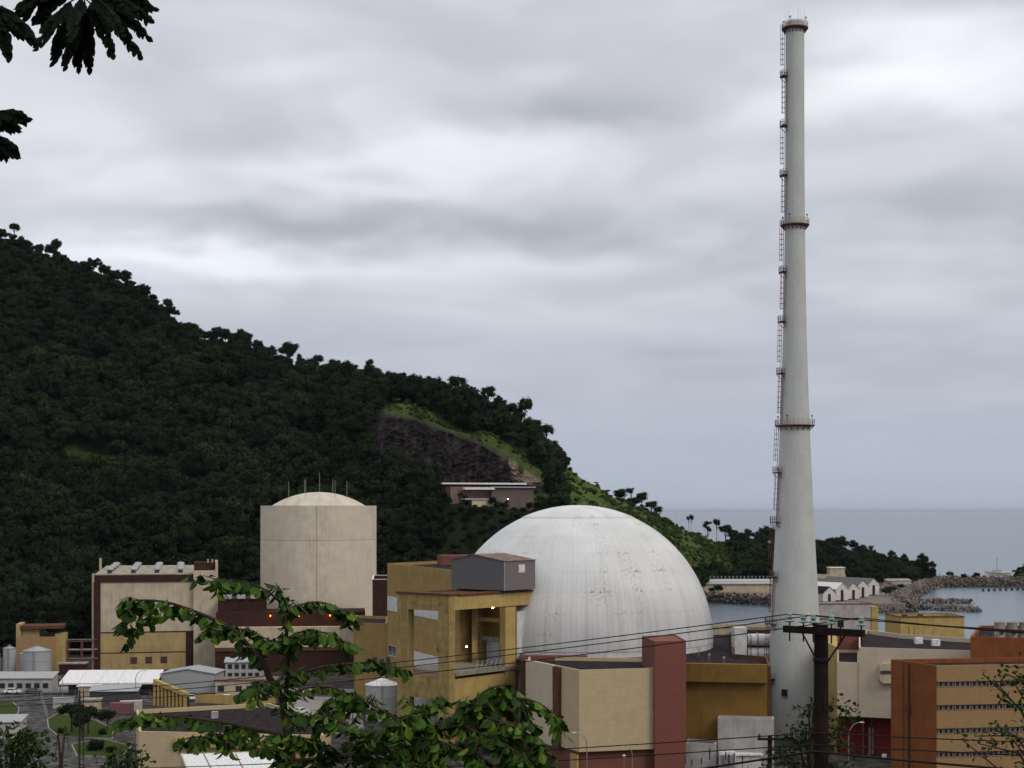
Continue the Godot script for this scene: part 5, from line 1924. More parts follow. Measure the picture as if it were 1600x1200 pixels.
	for k in 9:
		var f := Shape.new()
		var h := 6.4 - k * 0.33
		wbox(f, fz, k * 1.08, k * 1.08 + 0.5, -0.9, 0.3, 0, h)
		part(sf, "fin", f, mats.yellow)
	var bk := Shape.new()
	for k in 9:
		wbox(bk, fz, k * 1.08 + 0.501, k * 1.08 + 1.079, 0.0, 0.25, 0, 5.2 - k * 0.33)
	part(sf, "back_panel", bk, mats.louvre)
	var tb := Shape.new()
	tb.hexa([fp(fz, 0, -1.0, 5.4), fp(fz, 9.5, -1.0, 2.6), fp(fz, 9.5, 0.35, 2.6), fp(fz, 0, 0.35, 5.4), fp(fz, 0, -1.0, 6.5), fp(fz, 9.5, -1.0, 3.5), fp(fz, 9.5, 0.35, 3.5), fp(fz, 0, 0.35, 6.5)], fp(fz, 4.7, -0.3, 4.5))
	part(sf, "top_beam", tb, mats.yellow)
	var lw2 := Shape.new()
	wbox(lw2, frame(305, 383, -18), 0, 22.0, 0, 0.4, 0, 2.2)
	single("yellow_yard_wall", lw2, mats.yellow, "low mustard yard wall running right from the fins", "wall", "", fp(frame(305, 383, -18), 11, 0, 0))
	# low building with dark flat roof in the foreground
	var nb := thing("low_roof_building", "low cream building with a broad dark flat roof and pale parapet, behind the leafy branches", "building", spot(340, 1200, 292) * Vector3(1, 0, 1))
	var pl2 := poly_of([[213, 307], [419, 318], [517, 292], [505, 272], [217, 277]])
	var ws := Shape.new()
	var inn := ws.parapet(pl2, 0, 8.1, 0.45, 0.8)
	part(nb, "wall", ws, mats.cream_tile)
	var rs := Shape.new()
	rs.face(inn, 7.3, Vector3.UP)
	part(nb, "roof", rs, mats.roof_dark)
	var bd := Shape.new()
	var fb := frame(217, 276.8, 0)
	fb.e1 = (plan(505, 272) - plan(217, 277)).normalized()
	fb.e2 = Vector2(-fb.e1.y, fb.e1.x)
	wbox(bd, fb, 6.8, 32.5, -0.7, 0.1, 5.6, 7.2)
	part(nb, "yellow_fascia", bd, mats.yellow)
	for k in 2:
		var hb := Shape.new()
		wbox(hb, frame([490, 330][k], [290, 300][k], 0), 0, [3.0, 1.2][k], 0, 1.0, 7.3, 8.6)
		part(nb, "roof_hatch", hb, mats.grey_white)
	var wr := block("white_roof_building", "flat pale roofed building at the bottom edge below the leafy branches", poly_of([[282, 265], [430, 268], [470, 240], [300, 236]]), 0, 6.0, mats.cream, mats.white_roof, "building", 0.2, 0.1)
	for k in 2:
		var sm := Shape.new()
		var a := plan(318 + k * 50, 265.5)
		var b := plan(340 + k * 50, 238)
		sm.bar(Vector3(a.x, 5.93, -a.y), Vector3(b.x, 5.93, -b.y), 0.2, 0.08)
		part(wr, "roof_seam", sm, mats.coping)
	hut("gate_lodge", "small hut with a pale roof at the left edge beside the road", frame(-30, 322, 4), 8.0, 6, 3.4, mats.grey_white, mats.metal_roof, "mono", 0.8)
	# white tanks by the yellow gantry
	tank("white_tank", "white tank with a low cone roof and rail, left of the yellow gantry's column", spot(598, 1126, 352) * Vector3(1, 0, 1), 3.9, 8.1, 1.4, mats.grey_white, mats.white_roof, true)
	tank("white_tank", "white tank seen through the yellow gantry's lower opening", spot(668, 1126, 350) * Vector3(1, 0, 1), 4.3, 8.0, 1.5, mats.grey_white, mats.white_roof, true)
	var fj := frame(556, 372, 4)
	var jb := block("tank_yard_block", "tan block with a dark roof just behind the white tank", rect(fj, 0, 12.5, 0, 8), 0, 10.2, mats.ochre_wall, mats.roof_dark)
	for k in 4:
		var u := Shape.new()
		wbox(u, fj, 2.5 + k * 1.6, 3.5 + k * 1.6, 2, 3.0, 9.4, 11.6 + (k % 2) * 0.5)
		part(jb, "roof_unit", u, mats.metal_dark)
	lamp_post("curved street lamp standing in front of the white canopy", spot(212, 1098, 383) * Vector3(1, 0, 1), 8.0, Vector3(2.2, 0, 0.2))
	lamp_post("curved street lamp on the road corner at the far left", spot(98, 1098, 383) * Vector3(1, 0, 1), 6.8, Vector3(-2.0, 0, 0.2))
	lamp_post("curved street lamp in front of the cream tiled block's corner", spot(917, 1222, 271) * Vector3(1, 0, 1), 8.8, Vector3(-2.0, 0, 0.2))
	lamp_post("curved street lamp in front of the cream tiled block, left of the red tower", spot(988, 1222, 271) * Vector3(1, 0, 1), 6.4, Vector3(-1.6, 0, 0.2))
	lamp_post("curved street lamp before the dark red wall right of the chimney", spot(1326, 1222, 271) * Vector3(1, 0, 1), 10.6, Vector3(2.0, 0, 0.2))
	# cars
	var c0 := car_proto("white car parked beside the mustard fins", mats.car_white, spot(325, 1097, 384) * Vector3(1, 0, 1), 0.2)
	for q in [[356, 388, 0.1, "white car parked in front of the cream bungalow, left of two", false], [392, 389, 0.2, "white car parked in front of the cream bungalow, right of two", false], [505, 360, 1.2, "dark car parked in the yard seen between the leaves", true], [533, 372, 1.2, "white car parked near the white tank", false], [52, 402, 0.1, "dark car parked by the long grey workshop", true]]:
		var n := again(c0, plan3(q[0], q[1], 0.0), q[2], Vector3.ONE, q[3])
		if q[4]:
			n.get_node("body").material_override = mats.car_dark
	for q in [[275, 386, 0.3, "silver van-sized car behind the mustard fins", false], [300, 388, 0.15, "white car half hidden by the mustard fins' low end", false], [412, 386, 0.1, "dark car at the right end of the bungalow's parking row", true], [470, 362, 1.1, "white car in the yard behind the branches, left of the dark one", false], [20, 402, 0.05, "white car by the long grey workshop", false]]:
		var n2 := again(c0, plan3(q[0], q[1], 0.0), q[2], Vector3.ONE, q[3])
		if q[4]:
			n2.get_node("body").material_override = mats.car_dark
	for q in [[[64, 386], [74, 352], "left of the middle lawn"], [[175, 340], [215, 318], "right of the middle lawn"], [[0, 391], [235, 391], "along the far side of the road"], [[455, 392], [560, 384], "across the yard behind the leaves"]]:
		var A := plan3(q[0][0], q[0][1], 0)
		var B := plan3(q[1][0], q[1][1], 0)
		var fe := thing("mesh_fence", "grey post and rail fence " + q[2], "fence", A.lerp(B, 0.5))
		var m := int(A.distance_to(B) / 3.0)
		for k in m + 1:
			var ps := Shape.new()
			var pz := A.lerp(B, float(k) / m)
			ps.bar(pz, pz + Vector3.UP * 2.2, 0.1)
			part(fe, "post", ps, mats.galvanised)
		for h in [0.15, 0.8, 1.5, 2.15]:
			var rs2 := Shape.new()
			rs2.bar(A + Vector3.UP * h, B + Vector3.UP * h, 0.05)
			part(fe, "rail", rs2, mats.galvanised)
	var mk := Shape.new()
	for k in 16:
		var q := plan(-60 + k * 20.0, 389)
		mk.quad(Vector3(q.x, 0.02, -q.y), Vector3(q.x + 1.8, 0.02, -q.y), Vector3(q.x + 1.8, 0.02, -q.y - 0.14), Vector3(q.x, 0.02, -q.y - 0.14), Vector3.UP)
	setting("road_marking", mk, mats.white, "structure")
	for q in [[100, 372, 0.2, 3], [190, 362, -0.1, 1], [205, 366, 0.3, 0], [520, 348, 0.2, 2], [480, 340, 0.1, 1]]:
		var cp := plan3(q[0], q[1], 0)
		var co := thing("shipping_container", ["small white site container before the dark shelter", "rust red site container", "small grey site container on the kiosk's left", "blue grey site container in the yard behind the leaves"][[0, 1, 3, 2].find(q[3])], "container", cp)
		var cs := Shape.new()
		var bz := Basis(Vector3.UP, q[2])
		cs.box(cp + Vector3.UP * 1.35, Vector3(5.2, 2.5, 2.4), bz)
		part(co, "body", cs, [mats.grey_white, mats.oxide, mats.shed_side, mats.metal_pale][q[3]])
		for x in [-1, 1]:
			var cf := Shape.new()
			cf.bar(cp + bz * Vector3(x * 2.62, 0.1, 1.22), cp + bz * Vector3(x * 2.62, 2.65, 1.22), 0.14)
			part(co, "corner_post", cf, mats.metal_dark)
	# switchyard at the foot of the ochre wall
	var ip: Node3D
	var places := [[1071, 1180], [1081, 1186], [1096, 1184], [1109, 1168], [1122, 1182], [1134, 1174], [1139, 1178], [1147, 1176], [1160, 1180]]
	for k in places.size():
		var p := plan3(places[k][0], 279.0 + (k % 3) * 1.5, 0)
		var tall := high(places[k][1], -p.z)
		if ip == null:
			ip = thing("insulator_post", "x", "insulator", p, "insulator posts in the switchyard")
			var s := Shape.new()
			s.bar(p, p + Vector3.UP * 0.55, 0.16)
			part(ip, "stand", s, mats.galvanised)
			var iz := Shape.new()
			var pr := [Vector2(0.08, 0.55)]
			for m in 9:
				pr.append(Vector2(0.17, 0.57 + m * 0.045))
				pr.append(Vector2(0.09, 0.59 + m * 0.045))
			pr.append(Vector2(0.07, 1.0))
			pr.append(Vector2(0, 1.0))
			iz.lathe(p, pr, 10)
			part(ip, "insulator", iz, mats.metal_dark)
			ip.scale.y = tall
			ip.set_meta("label", "dark insulator post in the switchyard below the red tower's right edge")
		else:
			again(ip, p, 0, Vector3(1, tall, 1), "dark insulator post in the switchyard, number %s from the red tower side" % ["two", "three", "four", "five", "six", "seven", "eight", "nine"][k - 1])
	var ft := frame(1124, 283, 0)
	var tb2 := thing("transformer", "white box transformer among the insulator posts", "transformer", fp(ft, 1.5, 1, 0))
	var tk := Shape.new()
	wbox(tk, ft, 0, 3.0, 0, 2.0, 0.2, 3.4)
	part(tb2, "tank", tk, mats.white_roof)
	for k in 8:
		var fn := Shape.new()
		wbox(fn, ft, 0.15 + k * 0.36, 0.27 + k * 0.36, -0.6, -0.01, 0.6, 3.0)
		part(tb2, "cooling_fin", fn, mats.grey_white)
	var ro := hut("switch_hut", "low white flat-roofed hut beside the transformer", frame(1150, 284, 0), 4.6, 3, 2.6, mats.white, mats.white_roof)
	ro.set_meta("category", "hut")
	var fl2 := thing("floodlight", "white twin floodlight on a short post before the orange office", "floodlight", spot(1392, 1215, 265) * Vector3(1, 0, 1))
	var fpz := spot(1392, 1178, 265)
	var po := Shape.new()
	po.bar(fpz * Vector3(1, 0, 1), fpz, 0.14)
	part(fl2, "post", po, mats.metal_dark)
	for k in 2:
		var hd := Shape.new()
		hd.box(fpz + Vector3([-1.2, 0.5][k], [-0.3, 0.5][k], 0.2), Vector3(0.7, 0.6, 0.35), Basis(Vector3.UP, 0.5))
		part(fl2, "lamp_head", hd, mats.white_roof)
	# gas-tank sphere light in front of the block
	var gl := thing("globe_lamp", "round white globe lamp on a thin post below the cream tiled block", "lamp", spot(975, 1222, 271) * Vector3(1, 0, 1))
	var gp := spot(975, 1184, 271)
	var gs := Shape.new()
	gs.tube(PackedVector3Array([gp * Vector3(1, 0, 1), gp]), 0.07, 0.05, 6)
	part(gl, "post", gs, mats.galvanised)
	var gb := Shape.new()
	gb.lathe(gp, [Vector2(0, -0.05), Vector2(0.22, 0.05), Vector2(0.3, 0.28), Vector2(0.22, 0.5), Vector2(0, 0.6)], 12)
	part(gl, "globe", gb, mats.white_roof)
	# planted trees in the yard
	for q in [[112, 332, 3.2, 1095, 2, "small dark flat-topped tree on the lawn by the road, left one"], [138, 328, 3.0, 1098, 2, "small dark flat-topped tree on the lawn by the road, right one"], [128, 322, 2.4, 1112, 0, "small round tree on the lawn in front of the pair"], [168, 336, 2.2, 1108, 0, "small bushy tree at the lawn's right end"],
		[545, 352, 2.6, 1098, 0, "small round tree by the white tank"], [527, 345, 2.0, 1108, 1, "narrow small tree in the yard behind the leaves"]]:
		var p := plan3(q[0], q[1], 0.1)
		var top := high(q[3], q[1])
		var full: float = [2.55, 3.2, 2.6, 3.8, 3.2][q[4]]
		plant_tree(protos[q[4]], "yard_tree", p, q[2], top / full, q[5], "tree", "small trees in the yard")
	var bs2 := [[150, 306, 2.0, "round clipped shrub on the lower lawn, larger one"], [172, 304, 1.1, "round clipped shrub on the lower lawn, smaller one"], [95, 330, 1.0, "low shrub at the kerb of the middle lawn"], [160, 328, 1.1, "low shrub near the pair of yard trees"]]
	for q in bs2:
		plant_tree(protos[0], "shrub", plan3(q[0], q[1], -1.0 * q[2]), q[2], q[2] * 0.9, q[3], "shrub", "shrubs on the lawns")


func plan3(px: float, d: float, h: float) -> Vector3:
	var q := plan(px, d)
	return Vector3(q.x, h, -q.y)


# ---- beyond the plant -----------------------------------------------------------------------------------------

func build_far() -> void:
	# shed on the hill below the rock face
	var fr := frame(768, 646, 16)
	var o := thing("quarry_shed", "grey brown flat-roofed shed with white roof edges, on the hill below the rock face", "shed", fp(fr, 4, 8, 47))
	var s := Shape.new()
	wbox(s, fr, 0, 18.5, 0, 14, 44, 57.4)
	part(o, "main_wall", s, mats.shed_wall)
	var s2 := Shape.new()
	wbox(s2, fr, -17.0, -0.01, 3, 17, 44, 57.8)
	part(o, "rear_wall", s2, mats.roof_brown)
	for q in [[-18.5, 19.0, 12.0, 18.5, 59.0, 59.7], [-12.0, 1.0, -1.5, 12.0, 56.6, 57.5], [1.0, 19.2, -1.0, 12.0, 57.4, 57.9]]:
		var r := Shape.new()
		wbox(r, fr, q[0], q[1], q[2], q[3], q[4], q[5])
		part(o, "roof_slab", r, mats.white_roof if q[4] != 57.4 else mats.metal_roof)
	var s3 := Shape.new()
	wbox(s3, fr, -18.0, 18.4, 13.0, 18.0, 50, 59.0)
	part(o, "upper_wall", s3, mats.brown)
	var lean := Shape.new()
	wbox(lean, fr, -9.5, -1.0, -4.0, 2.9, 46, 52.3)
	part(o, "lean_to", lean, mats.hall_cream)
	var lr := Shape.new()
	wbox(lr, fr, -12.5, -0.8, -4.4, 2.9, 52.3, 52.9)
	part(o, "lean_to_roof", lr, mats.grey_white)
	var lp := fp(fr, 7.0, -0.6, 52.5)
	var lo := thing("shed_lamp", "small lit lamp on the wall of the shed on the hill", "lamp", lp)
	var b := Shape.new()
	b.lathe(lp, [Vector2(0, -0.2), Vector2(0.25, 0), Vector2(0.25, 0.2), Vector2(0, 0.35)], 8)
	part(lo, "bulb", b, mats.glow_white)
	var hd := Shape.new()
	hd.box(lp + Vector3(0, 0.45, 0.1), Vector3(0.7, 0.1, 0.8))
	part(lo, "hood", hd, mats.metal_dark)
	lamp_light(lo, lp + Vector3(0, 0, 0.5), Color(1.0, 0.85, 0.6), 1.5, 0.2)
	# wharf range behind the chimney: long low building with a row of roof posts
	var fw := frame(1096, 905, 2)
	var wr := thing("wharf_warehouse", "long low cream warehouse with small roof posts in a row, behind the chimney", "warehouse", fp(fw, 22, 6, 0))
	var w := Shape.new()
	wbox(w, fw, 0, 62, 0, 16, -0.6, 4.4)
	part(wr, "wall", w, mats.cream)
	var r1 := Shape.new()
	r1.hexa([fp(fw, -0.5, -0.8, 4.3), fp(fw, 62, -0.8, 4.3), fp(fw, 62, 16, 6.3), fp(fw, -0.5, 16, 6.3), fp(fw, -0.5, -0.8, 4.7), fp(fw, 62, -0.8, 4.7), fp(fw, 62, 16, 6.7), fp(fw, -0.5, 16, 6.7)], fp(fw, 31, 8, 5.5))
	part(wr, "roof", r1, mats.metal_roof)
	var r2 := Shape.new()
	wbox(r2, fw, -0.3, 61, 6, 7.6, 5.6, 6.7)
	part(wr, "roof_ridge_duct", r2, mats.white_roof)
	for k in 26:
		var p := Shape.new()
		var q := fp(fw, 0.8 + k * 2.3, 15.5, 6.6)
		p.tube(PackedVector3Array([q, q + Vector3.UP * 1.5]), 0.16, 0.16, 6)
		p.box(q + Vector3.UP * 1.6, Vector3(0.8, 0.3, 0.8))
		part(wr, "roof_vent", p, mats.metal_pale)
	# two-tier building farther back
	var f2 := frame(1270, 945, 2)
	var tt := block("two_tier_building", "cream building with a smaller upper storey below the wooded headland", rect(f2, 0, 20.5, 0, 12), -0.6, 8.2, mats.cream, mats.roof_deck, "building", 0.3, 0.4)
	var up := Shape.new()
	wbox(up, f2, 11.0, 20.2, 1, 9, 7.8, 12.2)
	part(tt, "upper_storey", up, mats.cream)
	var upr := Shape.new()
	wbox(upr, f2, 10.6, 20.6, 0.6, 9.4, 12.2, 12.7)
	part(tt, "upper_roof", upr, mats.white_roof)
	# five gabled warehouses
	var gx := [[1300, 808, 917], [1320, 818, 911], [1338, 832, 911], [1353, 850, 907], [1370, 872, 904]]
	for k in 5:
		var d: float = gx[k][1]
		var fg := frame(gx[k][0] - 14, d, 20)
		var apex := high(gx[k][2], d)
		var eave := apex - 3.2
		fg.e2 = Vector2(-0.62, 0.78)
		var g := hut("gabled_warehouse", "white gabled waterside warehouse, %s of the row of five" % ["leftmost", "second from left", "middle", "second from right", "rightmost"][k], fg, 7.6, 34, eave, mats.white, [mats.roof_dark, mats.white_roof, mats.roof_brown, mats.shed_grey, mats.shed_grey][k], "gable_front", 3.2, "warehouse", "gabled warehouses on the wharf")
		var dr := Shape.new()
		wbox(dr, fg, 3.0, 4.6, -0.15, 0.1, -0.6, eave - 0.6)
		part(g, "door", dr, mats.brown)
	var sp := thing("shore_pole", "thin pale pole standing on the tip of the headland", "pole", plan3(1413, 1040, -0.5))
	var ps := Shape.new()
	ps.bar(plan3(1413, 1040, -0.5), plan3(1413, 1040, 10.5), 0.9)
	part(sp, "mast", ps, mats.grey_white)
	hut("shore_hut", "low pale hut at the headland's shore, right of the gabled warehouses", frame(1386, 985, 4), 16, 8, 2.6, mats.grey_white, mats.roof_deck, "mono", 1.0, "hut")
	# white open boat shed and pilings by the breakwater
	var bt := thing("moored_boat", "white boat with a short mast lying at the breakwater near the right edge", "boat", plan3(1555, 1088, -3))
	var hl := Shape.new()
	var c := plan3(1560, 1090, 2.6)
	var rib := []
	for k in 9:
		var t := k / 8.0 * 2.0 - 1.0
		var wd := 2.6 * (1.0 - pow(absf(t), 2.5)) + 0.1
		rib.append([c + Vector3(t * 10.0, 1.2 + t * t * 1.0, wd), c + Vector3(t * 9.0, -1.2, wd * 0.4), c + Vector3(t * 9.0, -1.2, -wd * 0.4), c + Vector3(t * 10.0, 1.2 + t * t * 1.0, -wd)])
	for k in 8:
		for m in 3:
			hl.quad(rib[k][m], rib[k + 1][m], rib[k + 1][m + 1], rib[k][m + 1], (rib[k][m] + rib[k + 1][m + 1]) * 0.5 - c - Vector3.UP * 0.5)
		hl.quad(rib[k][0], rib[k + 1][0], rib[k + 1][3], rib[k][3], Vector3.UP)
	part(bt, "hull", hl, mats.white_roof)
	var cbn := Shape.new()
	cbn.box(c + Vector3(-1, 2.2, 0), Vector3(5.5, 1.9, 2.6))
	part(bt, "cabin", cbn, mats.grey_white)
	var ms := Shape.new()
	ms.bar(c + Vector3(-1, 3.0, 0), c + Vector3(-1, 12.0, 0), 0.35)
	part(bt, "mast", ms, mats.galvanised)
	for k in 9:
		var p := plan3(1536 + k * 9.0, 1004 + k * 2.0, -5)
		var pl := Shape.new()
		pl.lathe(p, [Vector2(0.8, -1), Vector2(0.8, 1.6), Vector2(0, 1.7)], 10)
		single("mooring_pile", pl, mats.louvre, "dark mooring pile in the water off the breakwater", "pile", "mooring piles off the breakwater", p)
	for q in [[1596, 885, 4.0], [1588, 890, 3.6], [1606, 880, 4.5]]:
		var p := plan3(q[0], 1078, 3.0)
		plant_tree(protos[0], "islet_tree", p, q[2], (high(q[1], 1078) - 3.0) / 2.55, "dark bushy tree on the islet at the right edge", "tree", "bushy trees on the islet")
	for q in [[1350, 905, 1.6], [1408, 940, 2.2], [1392, 870, 3.4], [1484, 1075, 3.4], [1506, 1074, 2.6], [1526, 1076, 3.0], [1122, 884, 3.4], [1112, 888, 2.4], [1384, 862, 3.0]]:
		var p := plan3(q[0], q[1], -1.2)
		plant_tree(protos[2 if q[0] == 1392 else 0], "shore_bush", p, q[2], q[2] * 0.75, "dark green bush among the shore rocks", "bush", "bushes along the rocky shore")


# ---- in front: poles, wires, trees ----------------------------------------------------------------------------

func wire(label: String, pts: Array, r := 0.011, sag := 0.25) -> void:
	var s := Shape.new()
	for i in pts.size() - 1:
		var a: Vector3 = pts[i]
		var b: Vector3 = pts[i + 1]
		var line := PackedVector3Array()
		for k in 21:
			var t := k / 20.0
			line.append(a.lerp(b, t) - Vector3.UP * sag * 4.0 * t * (1.0 - t) * a.distance_to(b) / 14.0)
		s.tube(line, r, r, 5, false)
	single("overhead_wire", s, mats.wire, label, "wire", "", pts[1])


func build_pole() -> void:
	var base := plan3(1283, 27, 36)
	var top := spot(1283, 976, 27).y
	var o := thing("utility_pole", "dark utility pole with one crossarm and glass insulators, right of the chimney", "utility pole", base)
	var s := Shape.new()
	s.tube(PackedVector3Array([base, Vector3(base.x, top, base.z)]), 0.165, 0.122, 16)
	part(o, "post", s, mats.pole_wood)
	var ang := deg_to_rad(-42.0)
	var d := Vector3(cos(ang), 0, -sin(ang))
	var mid := Vector3(base.x, top - 0.1, base.z) + Vector3(0, 0, 0.19)
	var arm := Shape.new()
	arm.box(mid, Vector3(1.58, 0.12, 0.10), Basis(d, Vector3.UP, d.cross(Vector3.UP)))
	part(o, "crossarm", arm, mats.pole_wood)
	for t in [-0.42, 0.42]:
		var b := Shape.new()
		b.bar(mid + d * t - Vector3.UP * 0.06, Vector3(base.x + 0.1 * signf(t), top - 0.62, base.z + 0.13), 0.022)
		part(o, "brace", b, mats.wire)
	var band := Shape.new()
	band.lathe(Vector3(base.x, top - 0.65, base.z), [Vector2(0.13, 0), Vector2(0.145, 0.01), Vector2(0.145, 0.06), Vector2(0.13, 0.07)], 16)
	part(o, "band", band, mats.wire)
	var heads := []
	for t in [-0.68, -0.40, -0.20, 0.16, 0.34, 0.74]:
		var p: Vector3 = mid + d * t + Vector3.UP * 0.07
		var pin := Shape.new()
		pin.tube(PackedVector3Array([p - Vector3.UP * 0.28, p + Vector3.UP * 0.12]), 0.014, 0.014, 6)
		var po := part(o, "insulator_pin", pin, mats.wire)
		if t == 0.34:
			var df := Shape.new()
			df.box(p + Vector3.UP * 0.07, Vector3(0.09, 0.11, 0.09))
			part(po, "fuse_box", df, mats.wire)
			continue
		var g := Shape.new()
		g.lathe(p + Vector3.UP * 0.10, [Vector2(0.02, -0.05), Vector2(0.085, -0.035), Vector2(0.09, -0.02), Vector2(0.045, 0.01), Vector2(0.035, 0.03), Vector2(0.062, 0.035), Vector2(0.066, 0.05), Vector2(0.04, 0.065), Vector2(0.042, 0.10), Vector2(0.025, 0.125), Vector2(0, 0.13)], 14)
		part(po, "glass", g, mats.insulator_glass)
		heads.append(p + Vector3.UP * 0.2)
	# neighbours out of the frame on both sides carry the far ends
	var left := plan3(-140, 47, 28)
	var right := plan3(1990, 24, 37)
	for q in [[left, "utility pole standing down the slope outside the left edge"], [right, "utility pole standing outside the right edge"]]:
		var n := thing("utility_pole", q[1], "utility pole", q[0])
		var ss := Shape.new()
		ss.tube(PackedVector3Array([q[0] - Vector3.UP * 4, q[0] + Vector3.UP * (14.6 if q[0] == left else 9.6)]), 0.165, 0.122, 12)
		part(n, "post", ss, mats.pole_wood)
		var aa := Shape.new()
		aa.box(q[0] + Vector3.UP * (14.0 if q[0] == left else 9.0), Vector3(0.11, 0.15, 1.8))
		part(n, "crossarm", aa, mats.pole_wood)
	var l_ends := [spot(-140, 1098, 46.6), spot(-140, 1103, 47.2), spot(-140, 1108, 47.6)]
	var r_ends := [spot(1990, 1003, 23.6), spot(1990, 1006, 24.0), spot(1990, 1012, 24.4)]
	wire("overhead wire, topmost of the three thin ones on the crossarm's insulators", [l_ends[0], heads[0], r_ends[0]], 0.010, 0.10)
	wire("overhead wire, middle of the three thin ones on the crossarm's insulators", [l_ends[1], heads[2], r_ends[1]], 0.010, 0.12)
	wire("overhead wire, lowest of the three thin ones on the crossarm's insulators", [l_ends[2], heads[4], r_ends[2]], 0.010, 0.14)
	wire("low cable crossing the cream tiled block, uppermost of three on the pole", [spot(-140, 1206, 46), spot(1272, 1145, 26.8), spot(1990, 1168, 24)], 0.011, 0.08)
	wire("low cable crossing the red tower, middle of three on the pole", [spot(-140, 1224, 46), spot(1272, 1163, 26.8), spot(1990, 1192, 24)], 0.011, 0.08)
	wire("thick low cable at the bottom edge, lowest of three on the pole", [spot(300, 1285, 46), spot(1272, 1174, 26.8), spot(1990, 1226, 24)], 0.021, 0.12)
	# smaller pole down the slope
	var b2 := plan3(1203, 84, 17)
	var t2 := spot(1203, 1149, 84)
	var o2 := thing("small_utility_pole", "short dark utility pole with a small crossarm in front of the chimney foot", "utility pole", b2)
	var s2 := Shape.new()
	s2.tube(PackedVector3Array([b2, t2]), 0.17, 0.12, 10)
	part(o2, "post", s2, mats.pole_wood)
	var a2 := Shape.new()
	a2.box(t2 + Vector3(0.15, -0.18, 0.14), Vector3(1.7, 0.13, 0.11))
	a2.box(t2 + Vector3(0.3, -0.75, 0.14), Vector3(0.9, 0.1, 0.1))
	part(o2, "crossarm", a2, mats.pole_wood)
	for x in [-0.6, 0.4, 0.8]:
		var g2 := Shape.new()
		g2.lathe(t2 + Vector3(x, -0.1, 0.14), [Vector2(0.05, 0), Vector2(0.09, 0.1), Vector2(0.06, 0.18), Vector2(0, 0.24)], 8)
		part(o2, "insulator", g2, mats.metal_dark)


func leaf_mesh(k: int, wide := 0.30, toothed := false) -> ArrayMesh:   # one leaf, 1 m long along -y, folded along its midrib and drooping
	var s := Shape.new()
	var prof := [[0.0, 0.02], [0.12, 0.35], [0.3, 0.78], [0.55, 1.0], [0.78, 0.72], [0.92, 0.3], [1.0, 0.0]]
	var pts := []
	for q in prof:
		var t: float = q[0]
		var wv: float = q[1] * wide * (1.0 + 0.08 * sin(k * 2.1 + t * 9.0))
		var z := 0.10 * t * t * (1.0 + 0.4 * k) - 0.03
		pts.append([Vector3(-wv, -t, z - wv * 0.28), Vector3(0, -t, z), Vector3(wv, -t, z - wv * (0.28 + 0.1 * k))])
	for i in pts.size() - 1:
		for m in 2:
			s.quad(pts[i][m], pts[i][m + 1], pts[i + 1][m + 1], pts[i + 1][m], Vector3.BACK)
	s.tube(PackedVector3Array([Vector3(0, 0.14, -0.05), Vector3(0, 0, -0.03)]), 0.014, 0.012, 4, false)
	return s.mesh(Vector3.ZERO)


